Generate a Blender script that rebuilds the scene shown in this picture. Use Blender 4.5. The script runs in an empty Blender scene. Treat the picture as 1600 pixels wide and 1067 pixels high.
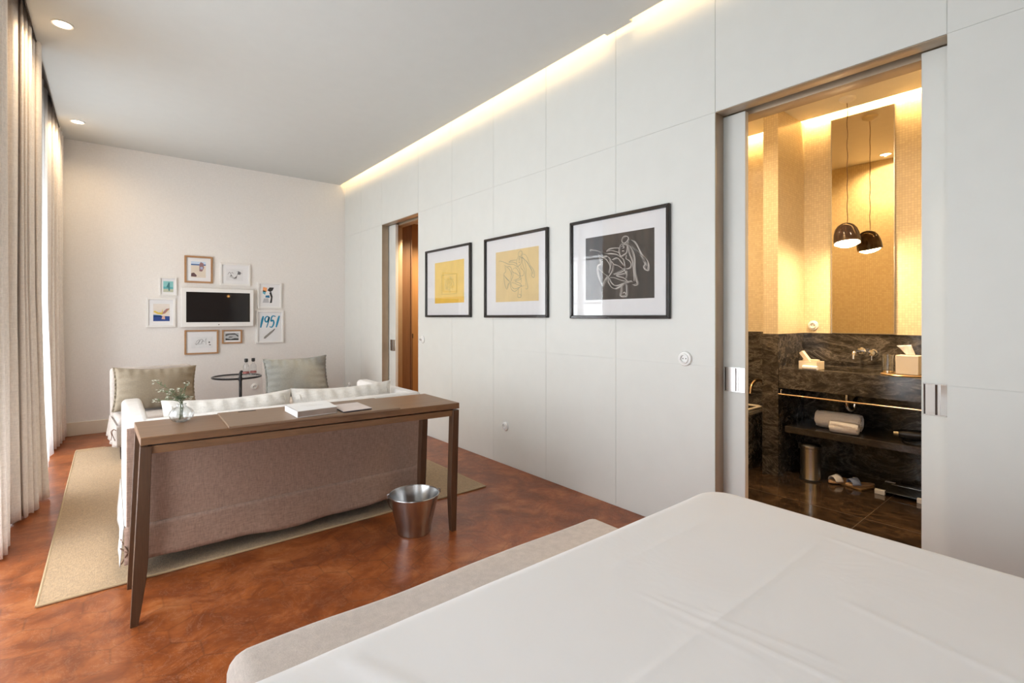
import bpy, bmesh, math, random
from mathutils import Vector, Matrix, noise as mnoise
random.seed(7)
R = math.radians
PI = math.pi
SC = bpy.context.scene
COL = SC.collection

# ------------------------------------------------------------------ camera
cd = bpy.data.cameras.new('camera'); cam = bpy.data.objects.new('camera', cd); COL.objects.link(cam)
cam.location = (0, 0, 1.25)
cam.rotation_euler = (R(90), 0, -math.atan(628 / 770))
cd.sensor_width = 36; cd.lens = 36 * 770 / 1600
cd.shift_y = -(533.5 - 495) / 1600
cd.clip_start = 0.02; cd.clip_end = 60
SC.camera = cam

# ------------------------------------------------------------------ view, sky, large lights
SC.view_settings.view_transform = 'Standard'; SC.view_settings.look = 'None'
SC.view_settings.exposure = 0.0; SC.view_settings.gamma = 1.0
SC.view_settings.use_curve_mapping = False
w = bpy.data.worlds.new('sky'); SC.world = w; w.use_nodes = True
w.node_tree.nodes['Background'].inputs[0].default_value = (0.86, 0.93, 1.0, 1)
w.node_tree.nodes['Background'].inputs[1].default_value = 1.6
SC.cycles.max_bounces = 10; SC.cycles.diffuse_bounces = 6; SC.cycles.glossy_bounces = 5
SC.cycles.transparent_max_bounces = 16; SC.cycles.transmission_bounces = 8
SC.cycles.sample_clamp_indirect = 6.0
SC.cycles.use_denoising = True
SC.cycles.caustics_reflective = False; SC.cycles.caustics_refractive = False


def area(name, loc, rot, sx, sy, power, color=(1, 1, 1), spread=180):
    l = bpy.data.lights.new(name, 'AREA'); l.shape = 'RECTANGLE'; l.size = sx; l.size_y = sy
    l.energy = power; l.color = color; l.spread = R(spread)
    o = bpy.data.objects.new(name, l); COL.objects.link(o); o.location = loc; o.rotation_euler = rot
    return o


DAY = (0.93, 0.965, 1.0)
WARM = (1.0, 0.64, 0.26)
# daylight through the windows (placed just outside each pane, shining into the room)
area('daylight_window', (-0.98, 5.45, 1.20), (R(90), 0, R(-90)), 1.5, 2.1, 86, DAY)
area('daylight_window', (-0.98, 2.68, 1.15), (R(90), 0, R(-90)), 1.9, 2.1, 104, DAY)
area('daylight_window', (-0.98, -0.10, 1.20), (R(90), 0, R(-90)), 1.7, 2.1, 42, DAY)
# cove strip above the panelled wall
area('cove_strip_light', (2.475, 2.79, 3.25), (0, R(-35), 0), 0.03, 8.2, 21, (1.0, 0.66, 0.30))
# bathroom cove strips
area('bathroom_cove_light', (4.49, 1.0, 2.955), (0, R(-80), 0), 0.03, 2.6, 52, WARM)


# ------------------------------------------------------------------ materials
class NT:
    def __init__(s, name):
        s.m = bpy.data.materials.new(name); s.m.use_nodes = True
        s.t = s.m.node_tree; s.b = s.t.nodes['Principled BSDF']; s.out = s.t.nodes['Material Output']

    def n(s, typ, **kw):
        nd = s.t.nodes.new(typ)
        for k, v in kw.items():
            if k.startswith('i_'):
                key = k[2:]; key = int(key) if key.isdigit() else key.replace('_', ' ')
                s.set(nd.inputs[key], v)
            else:
                setattr(nd, k, v)
        return nd

    def set(s, sock, v):
        if isinstance(v, bpy.types.NodeSocket): s.t.links.new(v, sock)
        elif isinstance(v, bpy.types.Node): s.t.links.new(v.outputs[0], sock)
        else:
            if sock.type == 'RGBA' and len(v) == 3: v = (*v, 1)
            sock.default_value = v

    def math(s, op, a, b=0.0):
        return s.n('ShaderNodeMath', operation=op, i_0=a, i_1=b).outputs[0]

    def vm(s, op, a, b=None):
        nd = s.n('ShaderNodeVectorMath', operation=op, i_0=a)
        if b is not None: s.set(nd.inputs[1], b)
        return nd

    def coords(s, scale=(1, 1, 1)):
        tc = s.n('ShaderNodeTexCoord')
        mp = s.n('ShaderNodeMapping'); s.set(mp.inputs[0], tc.outputs['Object']); mp.inputs['Scale'].default_value = scale
        return mp.outputs[0]

    def noise(s, vec, scale=5, detail=3, rough=0.5, dist=0.0):
        nd = s.n('ShaderNodeTexNoise'); s.set(nd.inputs['Vector'], vec)
        nd.inputs['Scale'].default_value = scale; nd.inputs['Detail'].default_value = detail
        nd.inputs['Roughness'].default_value = rough; nd.inputs['Distortion'].default_value = dist
        return nd.outputs[0]

    def ramp(s, fac, stops):
        nd = s.n('ShaderNodeValToRGB'); s.set(nd.inputs[0], fac); e = nd.color_ramp.elements
        while len(e) < len(stops): e.new(0.5)
        for el, (p, c) in zip(e, stops): el.position = p; el.color = (*c, 1)
        return nd.outputs[0]

    def mix(s, fac, a, b):
        nd = s.n('ShaderNodeMix', data_type='RGBA'); s.set(nd.inputs[0], fac)
        s.set(nd.inputs[6], a); s.set(nd.inputs[7], b); return nd.outputs[2]

    def bump(s, h, strength=0.3, dist=0.01):
        nd = s.n('ShaderNodeBump'); s.set(nd.inputs['Height'], h)
        nd.inputs['Strength'].default_value = strength; nd.inputs['Distance'].default_value = dist
        s.set(s.b.inputs['Normal'], nd.outputs[0])

    def base(s, c, rough=0.5, metal=0.0, **kw):
        s.set(s.b.inputs['Base Color'], c); s.set(s.b.inputs['Roughness'], rough); s.b.inputs['Metallic'].default_value = metal
        for k, v in kw.items(): s.set(s.b.inputs[k.replace('_', ' ')], v)
        return s


def mul(c, f): return tuple(min(1, x * f) for x in c)


def plain(name, c, rough=0.5, metal=0.0, var=0.04, **kw):
    a = NT(name); v = a.noise(a.coords(), 9, 3)
    a.base(a.ramp(v, [(0.3, mul(c, 1 - var)), (0.7, mul(c, 1 + var))]), rough, metal, **kw)
    return a.m


def fabric(name, c, scale=260, var=0.14, rough=0.95, bump=0.35, sheen=0.15, slow=0.05):
    a = NT(name)
    n1 = a.noise(a.coords((1, 1, 0.16)), scale, 2); n2 = a.noise(a.coords((0.16, 0.16, 1)), scale, 2)
    n3 = a.noise(a.coords(), 6, 3)
    h = a.math('ADD', n1, n2)
    f = a.math('MULTIPLY', h, 0.5)
    col = a.ramp(f, [(0.35, mul(c, 1 - var)), (0.65, mul(c, 1 + var))])
    col = a.mix(a.math('MULTIPLY', n3, slow * 2), col, mul(c, 0.72))
    a.base(col, rough, 0, Sheen_Weight=sheen); a.bump(h, bump, 0.002)
    return a.m


def wood(name, c, rough=0.4, axis='x', var=0.32, scale=1.0):
    a = NT(name)
    sc = {'x': (1.2, 26, 26), 'y': (26, 1.2, 26), 'z': (26, 26, 1.2)}[axis]
    v = a.coords(tuple(k * scale for k in sc))
    n1 = a.noise(v, 2.2, 5, 0.62, 0.6); n2 = a.noise(v, 9, 3, 0.6)
    f = a.math('ADD', a.math('MULTIPLY', n1, 0.72), a.math('MULTIPLY', n2, 0.28))
    a.base(a.ramp(f, [(0.3, mul(c, 1 - var)), (0.5, c), (0.72, mul(c, 1 + var))]), rough)
    a.bump(f, 0.12, 0.003)
    return a.m


def marble(name, dark=(0.017, 0.0145, 0.013), vein=(0.20, 0.165, 0.13), rough=0.14, scale=1.0, amt=1.0):
    a = NT(name); v = a.coords((scale, scale, scale))
    rot = a.n('ShaderNodeMapping'); a.set(rot.inputs[0], v)
    rot.inputs['Rotation'].default_value = (0.5, 0.3, 0.4); rot.inputs['Scale'].default_value = (1.9, 1.1, 2.6)
    big = a.noise(rot.outputs[0], 2.0, 7, 0.7, 0.9)
    vn = a.math('ABSOLUTE', a.math('SUBTRACT', big, 0.5))
    veins = a.ramp(vn, [(0.0, (0.9, 0.9, 0.9)), (0.012, (0.3, 0.3, 0.3)), (0.07, (0, 0, 0))])
    fine = a.noise(rot.outputs[0], 10, 8, 0.78, 0.7)
    cloud = a.ramp(fine, [(0.47, (0, 0, 0)), (0.60, (0.20, 0.20, 0.20)), (0.74, (0.75, 0.75, 0.75))])
    f = a.math('MULTIPLY', a.math('MAXIMUM', a.math('MULTIPLY', veins, a.noise(v, 2.5, 2)), cloud), amt)
    a.base(a.mix(f, dark, vein), rough)
    return a.m


def floor_mat():
    a = NT('terracotta_hexagon_tile')
    tc = a.n('ShaderNodeTexCoord').outputs['Object']
    S = 1 / 0.18
    p = a.vm('SCALE', tc); p.inputs['Scale'].default_value = S; p = p.outputs[0]
    sep = a.n('ShaderNodeSeparateXYZ', i_0=p)
    pv = a.n('ShaderNodeCombineXYZ', i_0=sep.outputs[0], i_1=sep.outputs[1], i_2=0.0).outputs[0]
    r = (1, 1.7320508, 1); h = (0.5, 0.8660254, 0)
    # wrap into two offset lattices and keep the nearer centre
    wa = a.vm('SUBTRACT', a.vm('MODULO', a.vm('ADD', pv, (100, 173.20508, 0)), r), h)
    wb = a.vm('SUBTRACT', a.vm('MODULO', a.vm('ADD', a.vm('SUBTRACT', pv, h), (100, 173.20508, 0)), r), h)
    da = a.vm('DOT_PRODUCT', wa.outputs[0], wa.outputs[0]).outputs['Value']
    db = a.vm('DOT_PRODUCT', wb.outputs[0], wb.outputs[0]).outputs['Value']
    sel = a.math('LESS_THAN', da, db)
    g = a.n('ShaderNodeMix', data_type='VECTOR'); a.set(g.inputs[0], sel); a.set(g.inputs[4], wb.outputs[0]); a.set(g.inputs[5], wa.outputs[0])
    gv = g.outputs[1]
    ab = a.vm('ABSOLUTE', gv).outputs[0]
    d1 = a.vm('DOT_PRODUCT', ab, (0.5, 0.8660254, 0)).outputs['Value']
    ax = a.n('ShaderNodeSeparateXYZ', i_0=ab).outputs[0]
    edge = a.math('SUBTRACT', 0.5, a.math('MAXIMUM', d1, ax))
    cid = a.vm('SUBTRACT', pv, gv).outputs[0]
    wn = a.n('ShaderNodeTexWhiteNoise'); a.set(wn.inputs['Vector'], a.vm('SNAP', a.vm('ADD', cid, (0.02, 0.02, 0)).outputs[0], (0.25, 0.25, 1)).outputs[0])
    rnd = wn.outputs['Value']
    n1 = a.noise(tc, 4.5, 6, 0.62, 0.6); n2 = a.noise(tc, 16, 5, 0.65, 0.5)
    f = a.math('ADD', a.math('ADD', a.math('MULTIPLY', n1, 0.70), a.math('MULTIPLY', n2, 0.22)), 0.04)
    col = a.ramp(f, [(0.33, (0.15, 0.036, 0.010)), (0.45, (0.22, 0.055, 0.013)), (0.54, (0.33, 0.090, 0.022)), (0.68, (0.50, 0.19, 0.065))])
    col = a.mix(a.math('MULTIPLY', rnd, 0.22), col, (0.24, 0.07, 0.03))
    # worn grout lines, only here and there
    line = a.ramp(edge, [(0.0, (1, 1, 1)), (0.012, (0.7, 0.7, 0.7)), (0.03, (0, 0, 0))])
    wear = a.ramp(a.noise(tc, 1.3, 4, 0.6), [(0.38, (0.15, 0.15, 0.15)), (0.58, (0.9, 0.9, 0.9))])
    col = a.mix(a.math('MULTIPLY', a.math('MULTIPLY', line, wear), 0.5), col, (0.10, 0.035, 0.016))
    scr = a.ramp(a.math('ABSOLUTE', a.math('SUBTRACT', a.noise(tc, 4.5, 7, 0.72, 2.5), 0.5)), [(0.0, (1, 1, 1)), (0.008, (0, 0, 0))])
    col = a.mix(a.math('MULTIPLY', scr, 0.30), col, (0.62, 0.40, 0.27))
    a.base(col, 0.31, 0, Specular_IOR_Level=0.36)
    a.bump(n1, 0.04, 0.01)
    return a.m


def tile_mat():
    a = NT('cream_mosaic_tile'); tc = a.n('ShaderNodeTexCoord').outputs['Object']
    s = a.vm('SCALE', tc); s.inputs['Scale'].default_value = 1 / 0.018
    fr = a.vm('FRACTION', s.outputs[0]).outputs[0]
    geo = a.n('ShaderNodeNewGeometry').outputs['Normal']
    na = a.vm('ABSOLUTE', geo).outputs[0]
    d = a.vm('ABSOLUTE', a.vm('SUBTRACT', fr, (0.5, 0.5, 0.5)).outputs[0]).outputs[0]
    m = a.vm('SUBTRACT', d, na).outputs[0]
    sp = a.n('ShaderNodeSeparateXYZ', i_0=m)
    mx = a.math('MAXIMUM', a.math('MAXIMUM', sp.outputs[0], sp.outputs[1]), sp.outputs[2])
    line = a.ramp(mx, [(0.41, (0, 0, 0)), (0.46, (0.7, 0.7, 0.7))])
    rn = a.n('ShaderNodeTexWhiteNoise'); a.set(rn.inputs['Vector'], a.vm('FLOOR', s.outputs[0]).outputs[0])
    c = a.mix(rn.outputs['Value'], (0.66, 0.55, 0.36), (0.75, 0.645, 0.44))
    a.base(a.mix(line, c, (0.52, 0.42, 0.28)), 0.28); a.bump(line, -0.15, 0.002)
    return a.m


def paper_wall():
    a = NT('woven_wallpaper'); c = (0.82, 0.795, 0.765)
    n1 = a.noise(a.coords((0.12, 1, 1)), 260, 2); n2 = a.noise(a.coords((1, 1, 0.12)), 260, 2); n3 = a.noise(a.coords(), 1.2, 3)
    h = a.math('ADD', n1, n2)
    col = a.ramp(a.math('MULTIPLY', h, 0.5), [(0.3, mul(c, 0.94)), (0.7, mul(c, 1.05))])
    col = a.mix(a.math('MULTIPLY', n3, 0.10), col, mul(c, 0.85))
    a.base(col, 0.9); a.bump(h, 0.25, 0.001)
    return a.m


def thin_glass(name, tint=(1, 1, 1), refl=0.06):
    a = NT(name); a.t.nodes.remove(a.b)
    tr = a.n('ShaderNodeBsdfTransparent', i_0=tint); gl = a.n('ShaderNodeBsdfGlossy'); gl.inputs['Roughness'].default_value = 0.02
    g_ = a.n('ShaderNodeNewGeometry')
    cs = a.math('ABSOLUTE', a.vm('DOT_PRODUCT', g_.outputs['Normal'], g_.outputs['Incoming']).outputs['Value'])
    fr = a.math('ADD', a.math('MULTIPLY', a.math('POWER', a.math('SUBTRACT', 1.0, cs), 5.0 if refl < 0.1 else 2.2), 0.9 - refl * 0.6), refl * 0.7)
    mx = a.n('ShaderNodeMixShader'); a.set(mx.inputs[0], fr); a.t.links.new(tr.outputs[0], mx.inputs[1]); a.t.links.new(gl.outputs[0], mx.inputs[2])
    a.t.links.new(mx.outputs[0], a.out.inputs[0])
    return a.m


def sheer_mat():
    a = NT('white_voile'); a.t.nodes.remove(a.b)
    tr = a.n('ShaderNodeBsdfTransparent', i_0=(1, 1, 1)); tl = a.n('ShaderNodeBsdfTranslucent', i_0=(0.93, 0.94, 0.95)); df = a.n('ShaderNodeBsdfDiffuse', i_0=(0.88, 0.88, 0.88))
    m1 = a.n('ShaderNodeMixShader'); m1.inputs[0].default_value = 0.45; a.t.links.new(tl.outputs[0], m1.inputs[1]); a.t.links.new(df.outputs[0], m1.inputs[2])
    wv = a.noise(a.coords((1, 1, 0.1)), 300, 2)
    m2 = a.n('ShaderNodeMixShader'); a.set(m2.inputs[0], a.ramp(wv, [(0.3, (0.40, 0.40, 0.40)), (0.7, (0.55, 0.55, 0.55))]))
    a.t.links.new(tr.outputs[0], m2.inputs[1]); a.t.links.new(m1.outputs[0], m2.inputs[2]); a.t.links.new(m2.outputs[0], a.out.inputs[0])
    return a.m


def glow(name, c, s):
    a = NT(name); a.base(c, 0.5); a.set(a.b.inputs['Emission Color'], c); a.b.inputs['Emission Strength'].default_value = s
    return a.m


M = dict(
    floor=floor_mat(), tile=tile_mat(), paper=paper_wall(), sheer=sheer_mat(),
    panel=plain('lacquered_panel', (0.72, 0.73, 0.695), 0.42, var=0.012),
    ceiling=plain('ceiling_plaster', (0.59, 0.605, 0.59), 0.9, var=0.01),
    white=plain('white_paint', (0.82, 0.80, 0.75), 0.5, var=0.02),
    skirting=plain('cream_skirting', (0.74, 0.66, 0.54), 0.45, var=0.02),
    dark=plain('dark_void', (0.012, 0.011, 0.010), 0.8),
    slotdark=plain('dark_slot', (0.05, 0.04, 0.035), 0.7),
    jamb=plain('taupe_jamb', (0.42, 0.33, 0.235), 0.35, 0.3, var=0.05),
    curtain=fabric('curtain_linen', (0.87, 0.81, 0.75), 220, 0.10, bump=0.2),
    sofa=fabric('sofa_linen', (0.76, 0.73, 0.70), 210, 0.08), sofashaded=fabric('sofa_linen_shaded', (0.35, 0.235, 0.18), 210, 0.22),  # second linen is the sofa cloth darkened for the shade on its rear
    cushion=fabric('stripe_linen', (0.74, 0.71, 0.66), 200, 0.10),
    taupe=fabric('taupe_linen', (0.26, 0.215, 0.155), 240, 0.10),
    greylinen=fabric('grey_linen', (0.31, 0.32, 0.30), 240, 0.10),
    chair=fabric('chair_linen', (0.44, 0.39, 0.355), 220, 0.12),
    bench=fabric('bench_linen', (0.56, 0.49, 0.44), 260, 0.10, slow=0.015),
    towel=fabric('terry', (0.93, 0.91, 0.90), 160, 0.06, bump=0.8),
    tie=plain('brown_ribbon', (0.16, 0.085, 0.05), 0.7),
    wood=wood('walnut', (0.19, 0.096, 0.044), 0.36, 'x'),
    woodleg=wood('walnut_leg', (0.085, 0.042, 0.022), 0.36, 'z'),
    flap=wood('walnut_flap', (0.23, 0.145, 0.09), 0.42, 'x', 0.16),
    oak=wood('oak_frame', (0.42, 0.23, 0.11), 0.5, 'x', 0.2, 3),
    orangewood=wood('warm_wood_panel', (0.36, 0.20, 0.085), 0.42, 'z', 0.12, 0.6),
    brownwood=wood('brown_wood_panel', (0.19, 0.10, 0.055), 0.45, 'z', 0.15, 0.6),
    darkfoot=plain('dark_foot', (0.035, 0.022, 0.016), 0.4),
    marble=marble('emperador_marble', vein=(0.28, 0.245, 0.21), rough=0.16, scale=1.0, amt=1.25),
    marblefloor=marble('marble_floor', (0.017, 0.011, 0.007), (0.17, 0.10, 0.055), 0.10, 0.9, 0.9),
    marbleshelf=marble('marble_shelf', (0.022, 0.018, 0.016), (0.14, 0.12, 0.10), 0.22, 1.2, 0.7),
    chrome=plain('chrome', (0.78, 0.78, 0.78), 0.10, 1.0), steel=plain('brushed_steel', (0.60, 0.58, 0.56), 0.26, 1.0),
    zinc=plain('galvanised_metal', (0.52, 0.52, 0.52), 0.24, 1.0, var=0.12),
    brass=plain('warm_metal', (0.80, 0.62, 0.42), 0.18, 1.0),
    mirror=plain('bronze_mirror', (0.72, 0.62, 0.44), 0.015, 1.0, var=0.0),
    black=plain('black_lacquer', (0.012, 0.012, 0.014), 0.28), blackframe=plain('black_frame', (0.022, 0.018, 0.017), 0.16),
    shade=plain('bronze_glass_shade', (0.055, 0.035, 0.028), 0.07, 0.25),
    screen=plain('screen', (0.018, 0.016, 0.016), 0.03),
    mat=plain('passepartout', (0.80, 0.80, 0.81), 0.7, var=0.01), wframe=plain('white_frame', (0.83, 0.82, 0.80), 0.4, var=0.01),
    glass=thin_glass('clear_glass'), pane=thin_glass('window_pane'),
    paperw=plain('paper', (0.82, 0.81, 0.80), 0.6, var=0.02), pages=plain('page_edges', (0.36, 0.29, 0.25), 0.8, var=0.12),
    card=plain('beige_card', (0.66, 0.58, 0.55), 0.6), navy=plain('navy_edge', (0.03, 0.035, 0.06), 0.6),
    plastic=plain('white_plastic', (0.84, 0.84, 0.82), 0.25, var=0.01), socketdark=plain('socket_hole', (0.08, 0.08, 0.08), 0.5),
    creambox=plain('cream_card', (0.80, 0.72, 0.58), 0.6), tissuebox=plain('tissue_box', (0.72, 0.66, 0.56), 0.5),
    labelred=plain('red_label', (0.46, 0.17, 0.16), 0.5), cap=plain('black_cap', (0.02, 0.02, 0.02), 0.4),
    stem=plain('green_stem', (0.12, 0.16, 0.07), 0.6), leafm=plain('grey_green_leaf', (0.20, 0.25, 0.15), 0.6, var=0.2),
    petal=plain('white_petal', (0.80, 0.82, 0.72), 0.6), tan=plain('tan_leather', (0.52, 0.34, 0.20), 0.5),
    blueweb=plain('blue_strap', (0.25, 0.32, 0.52), 0.6), whiteweb=plain('white_strap', (0.75, 0.75, 0.78), 0.6),
    tray=plain('tray_gold', (0.40, 0.27, 0.14), 0.3, 0.6), brush=plain('dryer_black', (0.02, 0.02, 0.022), 0.25),
    lamp=glow('downlight_glow', (1.0, 0.78, 0.55), 14), pendglow=glow('pendant_glow', (1.0, 0.70, 0.38), 270),
    led=glow('led_strip', (1.0, 0.70, 0.36), 3), ledbath=glow('led_strip_bath', (1.0, 0.74, 0.40), 5),
)


def rug_mat():
    a = NT('sisal_weave'); c = (0.40, 0.26, 0.13)
    n1 = a.noise(a.coords((1, 0.25, 1)), 190, 2); n2 = a.noise(a.coords((0.25, 1, 1)), 190, 2)
    h = a.math('ADD', n1, n2)
    band = a.noise(a.coords((0.3, 5, 1)), 1.6, 2)
    col = a.ramp(a.math('MULTIPLY', h, 0.5), [(0.35, mul(c, 0.72)), (0.65, mul(c, 1.25))])
    col = a.mix(a.math('MULTIPLY', band, 0.25), col, (0.42, 0.30, 0.18))
    a.base(col, 0.85, 0, Sheen_Weight=0.2); a.bump(h, 0.6, 0.003)
    return a.m


M['rug'] = rug_mat()


def bed_mat():
    a = NT('white_sheet'); n = a.noise(a.coords(), 3.0, 4, 0.6, 0.6)
    a.base((0.90, 0.89, 0.89), 0.8, 0, Sheen_Weight=0.1); a.bump(n, 0.25, 0.02)
    return a.m


M['sheet'] = bed_mat()
_pc = {}


def paint(c, rough=0.7):
    k = tuple(round(x, 3) for x in c)
    if k not in _pc: _pc[k] = plain('print_ink', c, rough, var=0.06)
    return _pc[k]


# ------------------------------------------------------------------ mesh helpers
class MB:
    def __init__(s): s.v = []; s.f = []; s.mi = []; s.cur = 0

    def add(s, vs, fs):
        o = len(s.v); s.v += [tuple(p) for p in vs]; s.f += [tuple(i + o for i in f) for f in fs]; s.mi += [s.cur] * len(fs)
        return s

    def hexa(s, b, t):
        return s.add(list(b) + list(t), [(3, 2, 1, 0), (4, 5, 6, 7), (0, 1, 5, 4), (1, 2, 6, 5), (2, 3, 7, 6), (3, 0, 4, 7)])

    def box(s, x0, x1, y0, y1, z0, z1):
        x0, x1 = sorted((x0, x1)); y0, y1 = sorted((y0, y1)); z0, z1 = sorted((z0, z1))
        return s.hexa([(x0, y0, z0), (x1, y0, z0), (x1, y1, z0), (x0, y1, z0)], [(x0, y0, z1), (x1, y0, z1), (x1, y1, z1), (x0, y1, z1)])

    def grid(s, rows, close_u=False, close_v=False, cap=False):
        nr = len(rows); nc = len(rows[0]); vs = [p for r in rows for p in r]; fs = []
        for i in range(nr if close_v else nr - 1):
            for j in range(nc if close_u else nc - 1):
                i2 = (i + 1) % nr; j2 = (j + 1) % nc
                fs.append((i * nc + j, i * nc + j2, i2 * nc + j2, i2 * nc + j))
        if cap:
            fs.append(tuple(range(nc - 1, -1, -1))); fs.append(tuple((nr - 1) * nc + j for j in range(nc)))
        return s.add(vs, fs)

    def lathe(s, prof, c=(0, 0, 0), n=32, cap=True):
        rows = [[(c[0] + r * math.cos(2 * PI * k / n), c[1] + r * math.sin(2 * PI * k / n), c[2] + z) for k in range(n)] for r, z in prof]
        return s.grid(rows, close_u=True, cap=cap)

    def tube(s, pts, r, n=10, cap=True):
        pts = [Vector(p) for p in pts]; rows = []; up = None
        for i, p in enumerate(pts):
            d = (pts[min(i + 1, len(pts) - 1)] - pts[max(i - 1, 0)]).normalized()
            if up is None:
                up = Vector((0, 0, 1)) if abs(d.z) < 0.9 else Vector((1, 0, 0))
            a = d.cross(up).normalized(); up = a.cross(d).normalized()
            rr = r[i] if isinstance(r, (list, tuple)) else r
            rows.append([p + rr * (a * math.cos(2 * PI * k / n) + up * math.sin(2 * PI * k / n)) for k in range(n)])
        return s.grid(rows, close_u=True, cap=cap)

    def prism(s, poly, y0, y1):  # polygon in the x,z plane extruded along y
        n = len(poly)
        return s.add([(x, y0, z) for x, z in poly] + [(x, y1, z) for x, z in poly],
                     [tuple(range(n)), tuple(range(2 * n - 1, n - 1, -1))] + [(i, i + n, (i + 1) % n + n, (i + 1) % n) for i in range(n)])


def spline(pts, k=8, closed=False):
    out = []; n = len(pts); P = [Vector(p) for p in pts]
    for i in range(n if closed else n - 1):
        p0 = P[(i - 1) % n] if closed or i > 0 else P[0]; p1 = P[i]; p2 = P[(i + 1) % n]; p3 = P[(i + 2) % n] if closed or i + 2 < n else P[-1]
        for j in range(k):
            t = j / k
            out.append(0.5 * ((2 * p1) + (p2 - p0) * t + (2 * p0 - 5 * p1 + 4 * p2 - p3) * t * t + (3 * p1 - p0 - 3 * p2 + p3) * t ** 3))
    if not closed: out.append(P[-1])
    return out


def obj(name, mb, mat, parent=None, bevel=0, seg=2, smooth=True, angle=35, sub=0, solid=0, loc=None, rot=None):
    me = bpy.data.meshes.new(name); me.from_pydata(mb.v, [], mb.f); me.validate()
    bm = bmesh.new(); bm.from_mesh(me); bmesh.ops.recalc_face_normals(bm, faces=bm.faces); bm.to_mesh(me); bm.free()
    mats = mat if isinstance(mat, (list, tuple)) else [mat]
    for m in mats: me.materials.append(M[m] if isinstance(m, str) else m)
    if len(mats) > 1 and len(me.polygons) == len(mb.mi): me.polygons.foreach_set('material_index', mb.mi)
    if smooth:
        me.polygons.foreach_set('use_smooth', [True] * len(me.polygons)); me.set_sharp_from_angle(angle=R(angle))
    o = bpy.data.objects.new(name, me); COL.objects.link(o)
    if parent is not None: o.parent = parent
    if loc is not None: o.location = loc
    if rot is not None: o.rotation_euler = rot
    if bevel:
        b = o.modifiers.new('edge', 'BEVEL'); b.width = bevel; b.segments = seg; b.limit_method = 'ANGLE'; b.angle_limit = R(40)
        me.polygons.foreach_set('use_smooth', [True] * len(me.polygons))
        b.harden_normals = False
    if solid:
        q = o.modifiers.new('thick', 'SOLIDIFY'); q.thickness = solid; q.offset = 0
    if sub:
        q = o.modifiers.new('soft', 'SUBSURF'); q.levels = sub; q.render_levels = sub
    return o


def tag(o, label, cat, group=None, kind=None):
    o['label'] = label; o['category'] = cat
    if group: o['group'] = group
    if kind: o['kind'] = kind
    return o


def thing(name, label, cat, loc=(0, 0, 0), rz=0, group=None):
    o = bpy.data.objects.new(name, None); COL.objects.link(o); o.location = loc; o.rotation_euler = (0, 0, rz)
    o.empty_display_size = 0.1
    return tag(o, label, cat, group)


def struct(name, mb, mat, parent=None, **kw):
    o = obj(name, mb, mat, parent, **kw)
    if parent is None: o['kind'] = 'structure'
    return o


def copy_tree(o, parent=None):
    c = o.copy(); COL.objects.link(c); c.parent = parent
    for ch in [k for k in COL.objects if k.parent == o]: copy_tree(ch, c)
    return c


# ------------------------------------------------------------------ room shell
XW = 2.59            # face of the panelled wall
XS = 2.685           # face of the sliding doors
YF = 6.93            # far wall
YB = -1.90           # wall behind the bed
XL = -0.58           # window wall
ZC = 3.11            # ceiling
ZT = 3.29
BD = (0.427, 1.400)  # bathroom doorway (y)
CD = (4.786, 5.705)  # corridor doorway (y)
ZD = 2.38

m = MB().box(XL - 0.25, 2.88, YB - 0.1, YF + 0.1, -0.06, 0.0)
struct('floor', m, 'floor', smooth=False)
m = MB().box(-0.385, 2.52, YB, YF, ZC, ZC + 0.03)          # lowered ceiling, open slots on both sides
m.box(2.40, 2.41, YB, YF, ZC + 0.03, ZT); m.box(-0.385, -0.375, YB, YF, ZC + 0.03, ZT)
m.box(XL - 0.25, XW + 0.2, YB - 0.1, YF + 0.1, ZT, ZT + 0.05)
m.box(2.51, 2.552, 1.93, 2.13, ZC + 0.001, ZC + 0.032)
struct('ceiling', m, 'ceiling', smooth=False)
m = MB().box(XL - 0.25, XW + 0.3, YF, YF + 0.1, 0, ZT)
struct('wall_far', m, 'paper', smooth=False)
m = MB().box(XL - 0.25, XW + 0.3, YB - 0.1, YB, 0, ZT)
struct('wall_back', m, 'brownwood', smooth=False)  # out of view; dark wood chosen to cut bounce light on the sofa rear
m = MB().box(XL, XW, YF - 0.016, YF, 0, 0.14)
struct('baseboard_far', m, 'skirting', bevel=0.004)

# window wall
WIN = [(4.72, 6.18), (1.70, 3.65), (-0.90, 0.70)]
m = MB(); ys = [YB] + [v for a, b in sorted(WIN) for v in (a, b)] + [YF]
for i in range(0, len(ys), 2): m.box(XL - 0.25, XL, ys[i], ys[i + 1], 0, ZT)
for a, b in WIN: m.box(XL - 0.25, XL, a, b, 2.85, ZT); m.box(XL - 0.25, XL, a, b, 0, 0.08)
struct('wall_left', m, 'paper', smooth=False)


def window(n, a, b, x=-0.72, z0=0.08, z1=2.85, along='y'):
    fr = MB(); t = 0.06; mid = (a + b) / 2

    def bx(p, q, u0, u1, d=0.03):
        if along == 'y': fr.box(x - d, x + d, p, q, u0, u1)
        else: fr.box(p, q, x - d, x + d, u0, u1)
    bx(a, a + t, z0, z1); bx(b - t, b, z0, z1); bx(a, b, z0, z0 + t); bx(a, b, z1 - t, z1); bx(mid - 0.045, mid + 0.045, z0, z1)
    for k in (1, 2, 3):
        zz = z0 + (z1 - z0) * k / 4; bx(a + t, b - t, zz - 0.014, zz + 0.014, 0.02)
    w_ = struct('window_%d' % n, fr, 'wframe', bevel=0.004)
    g = MB()
    if along == 'y': g.box(x - 0.003, x + 0.003, a + t, b - t, z0 + t, z1 - t)
    else: g.box(a + t, b - t, x - 0.003, x + 0.003, z0 + t, z1 - t)
    obj('pane', g, 'pane', w_, smooth=False)


for i, (a, b) in enumerate(WIN): window(i + 1, a, b)

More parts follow.
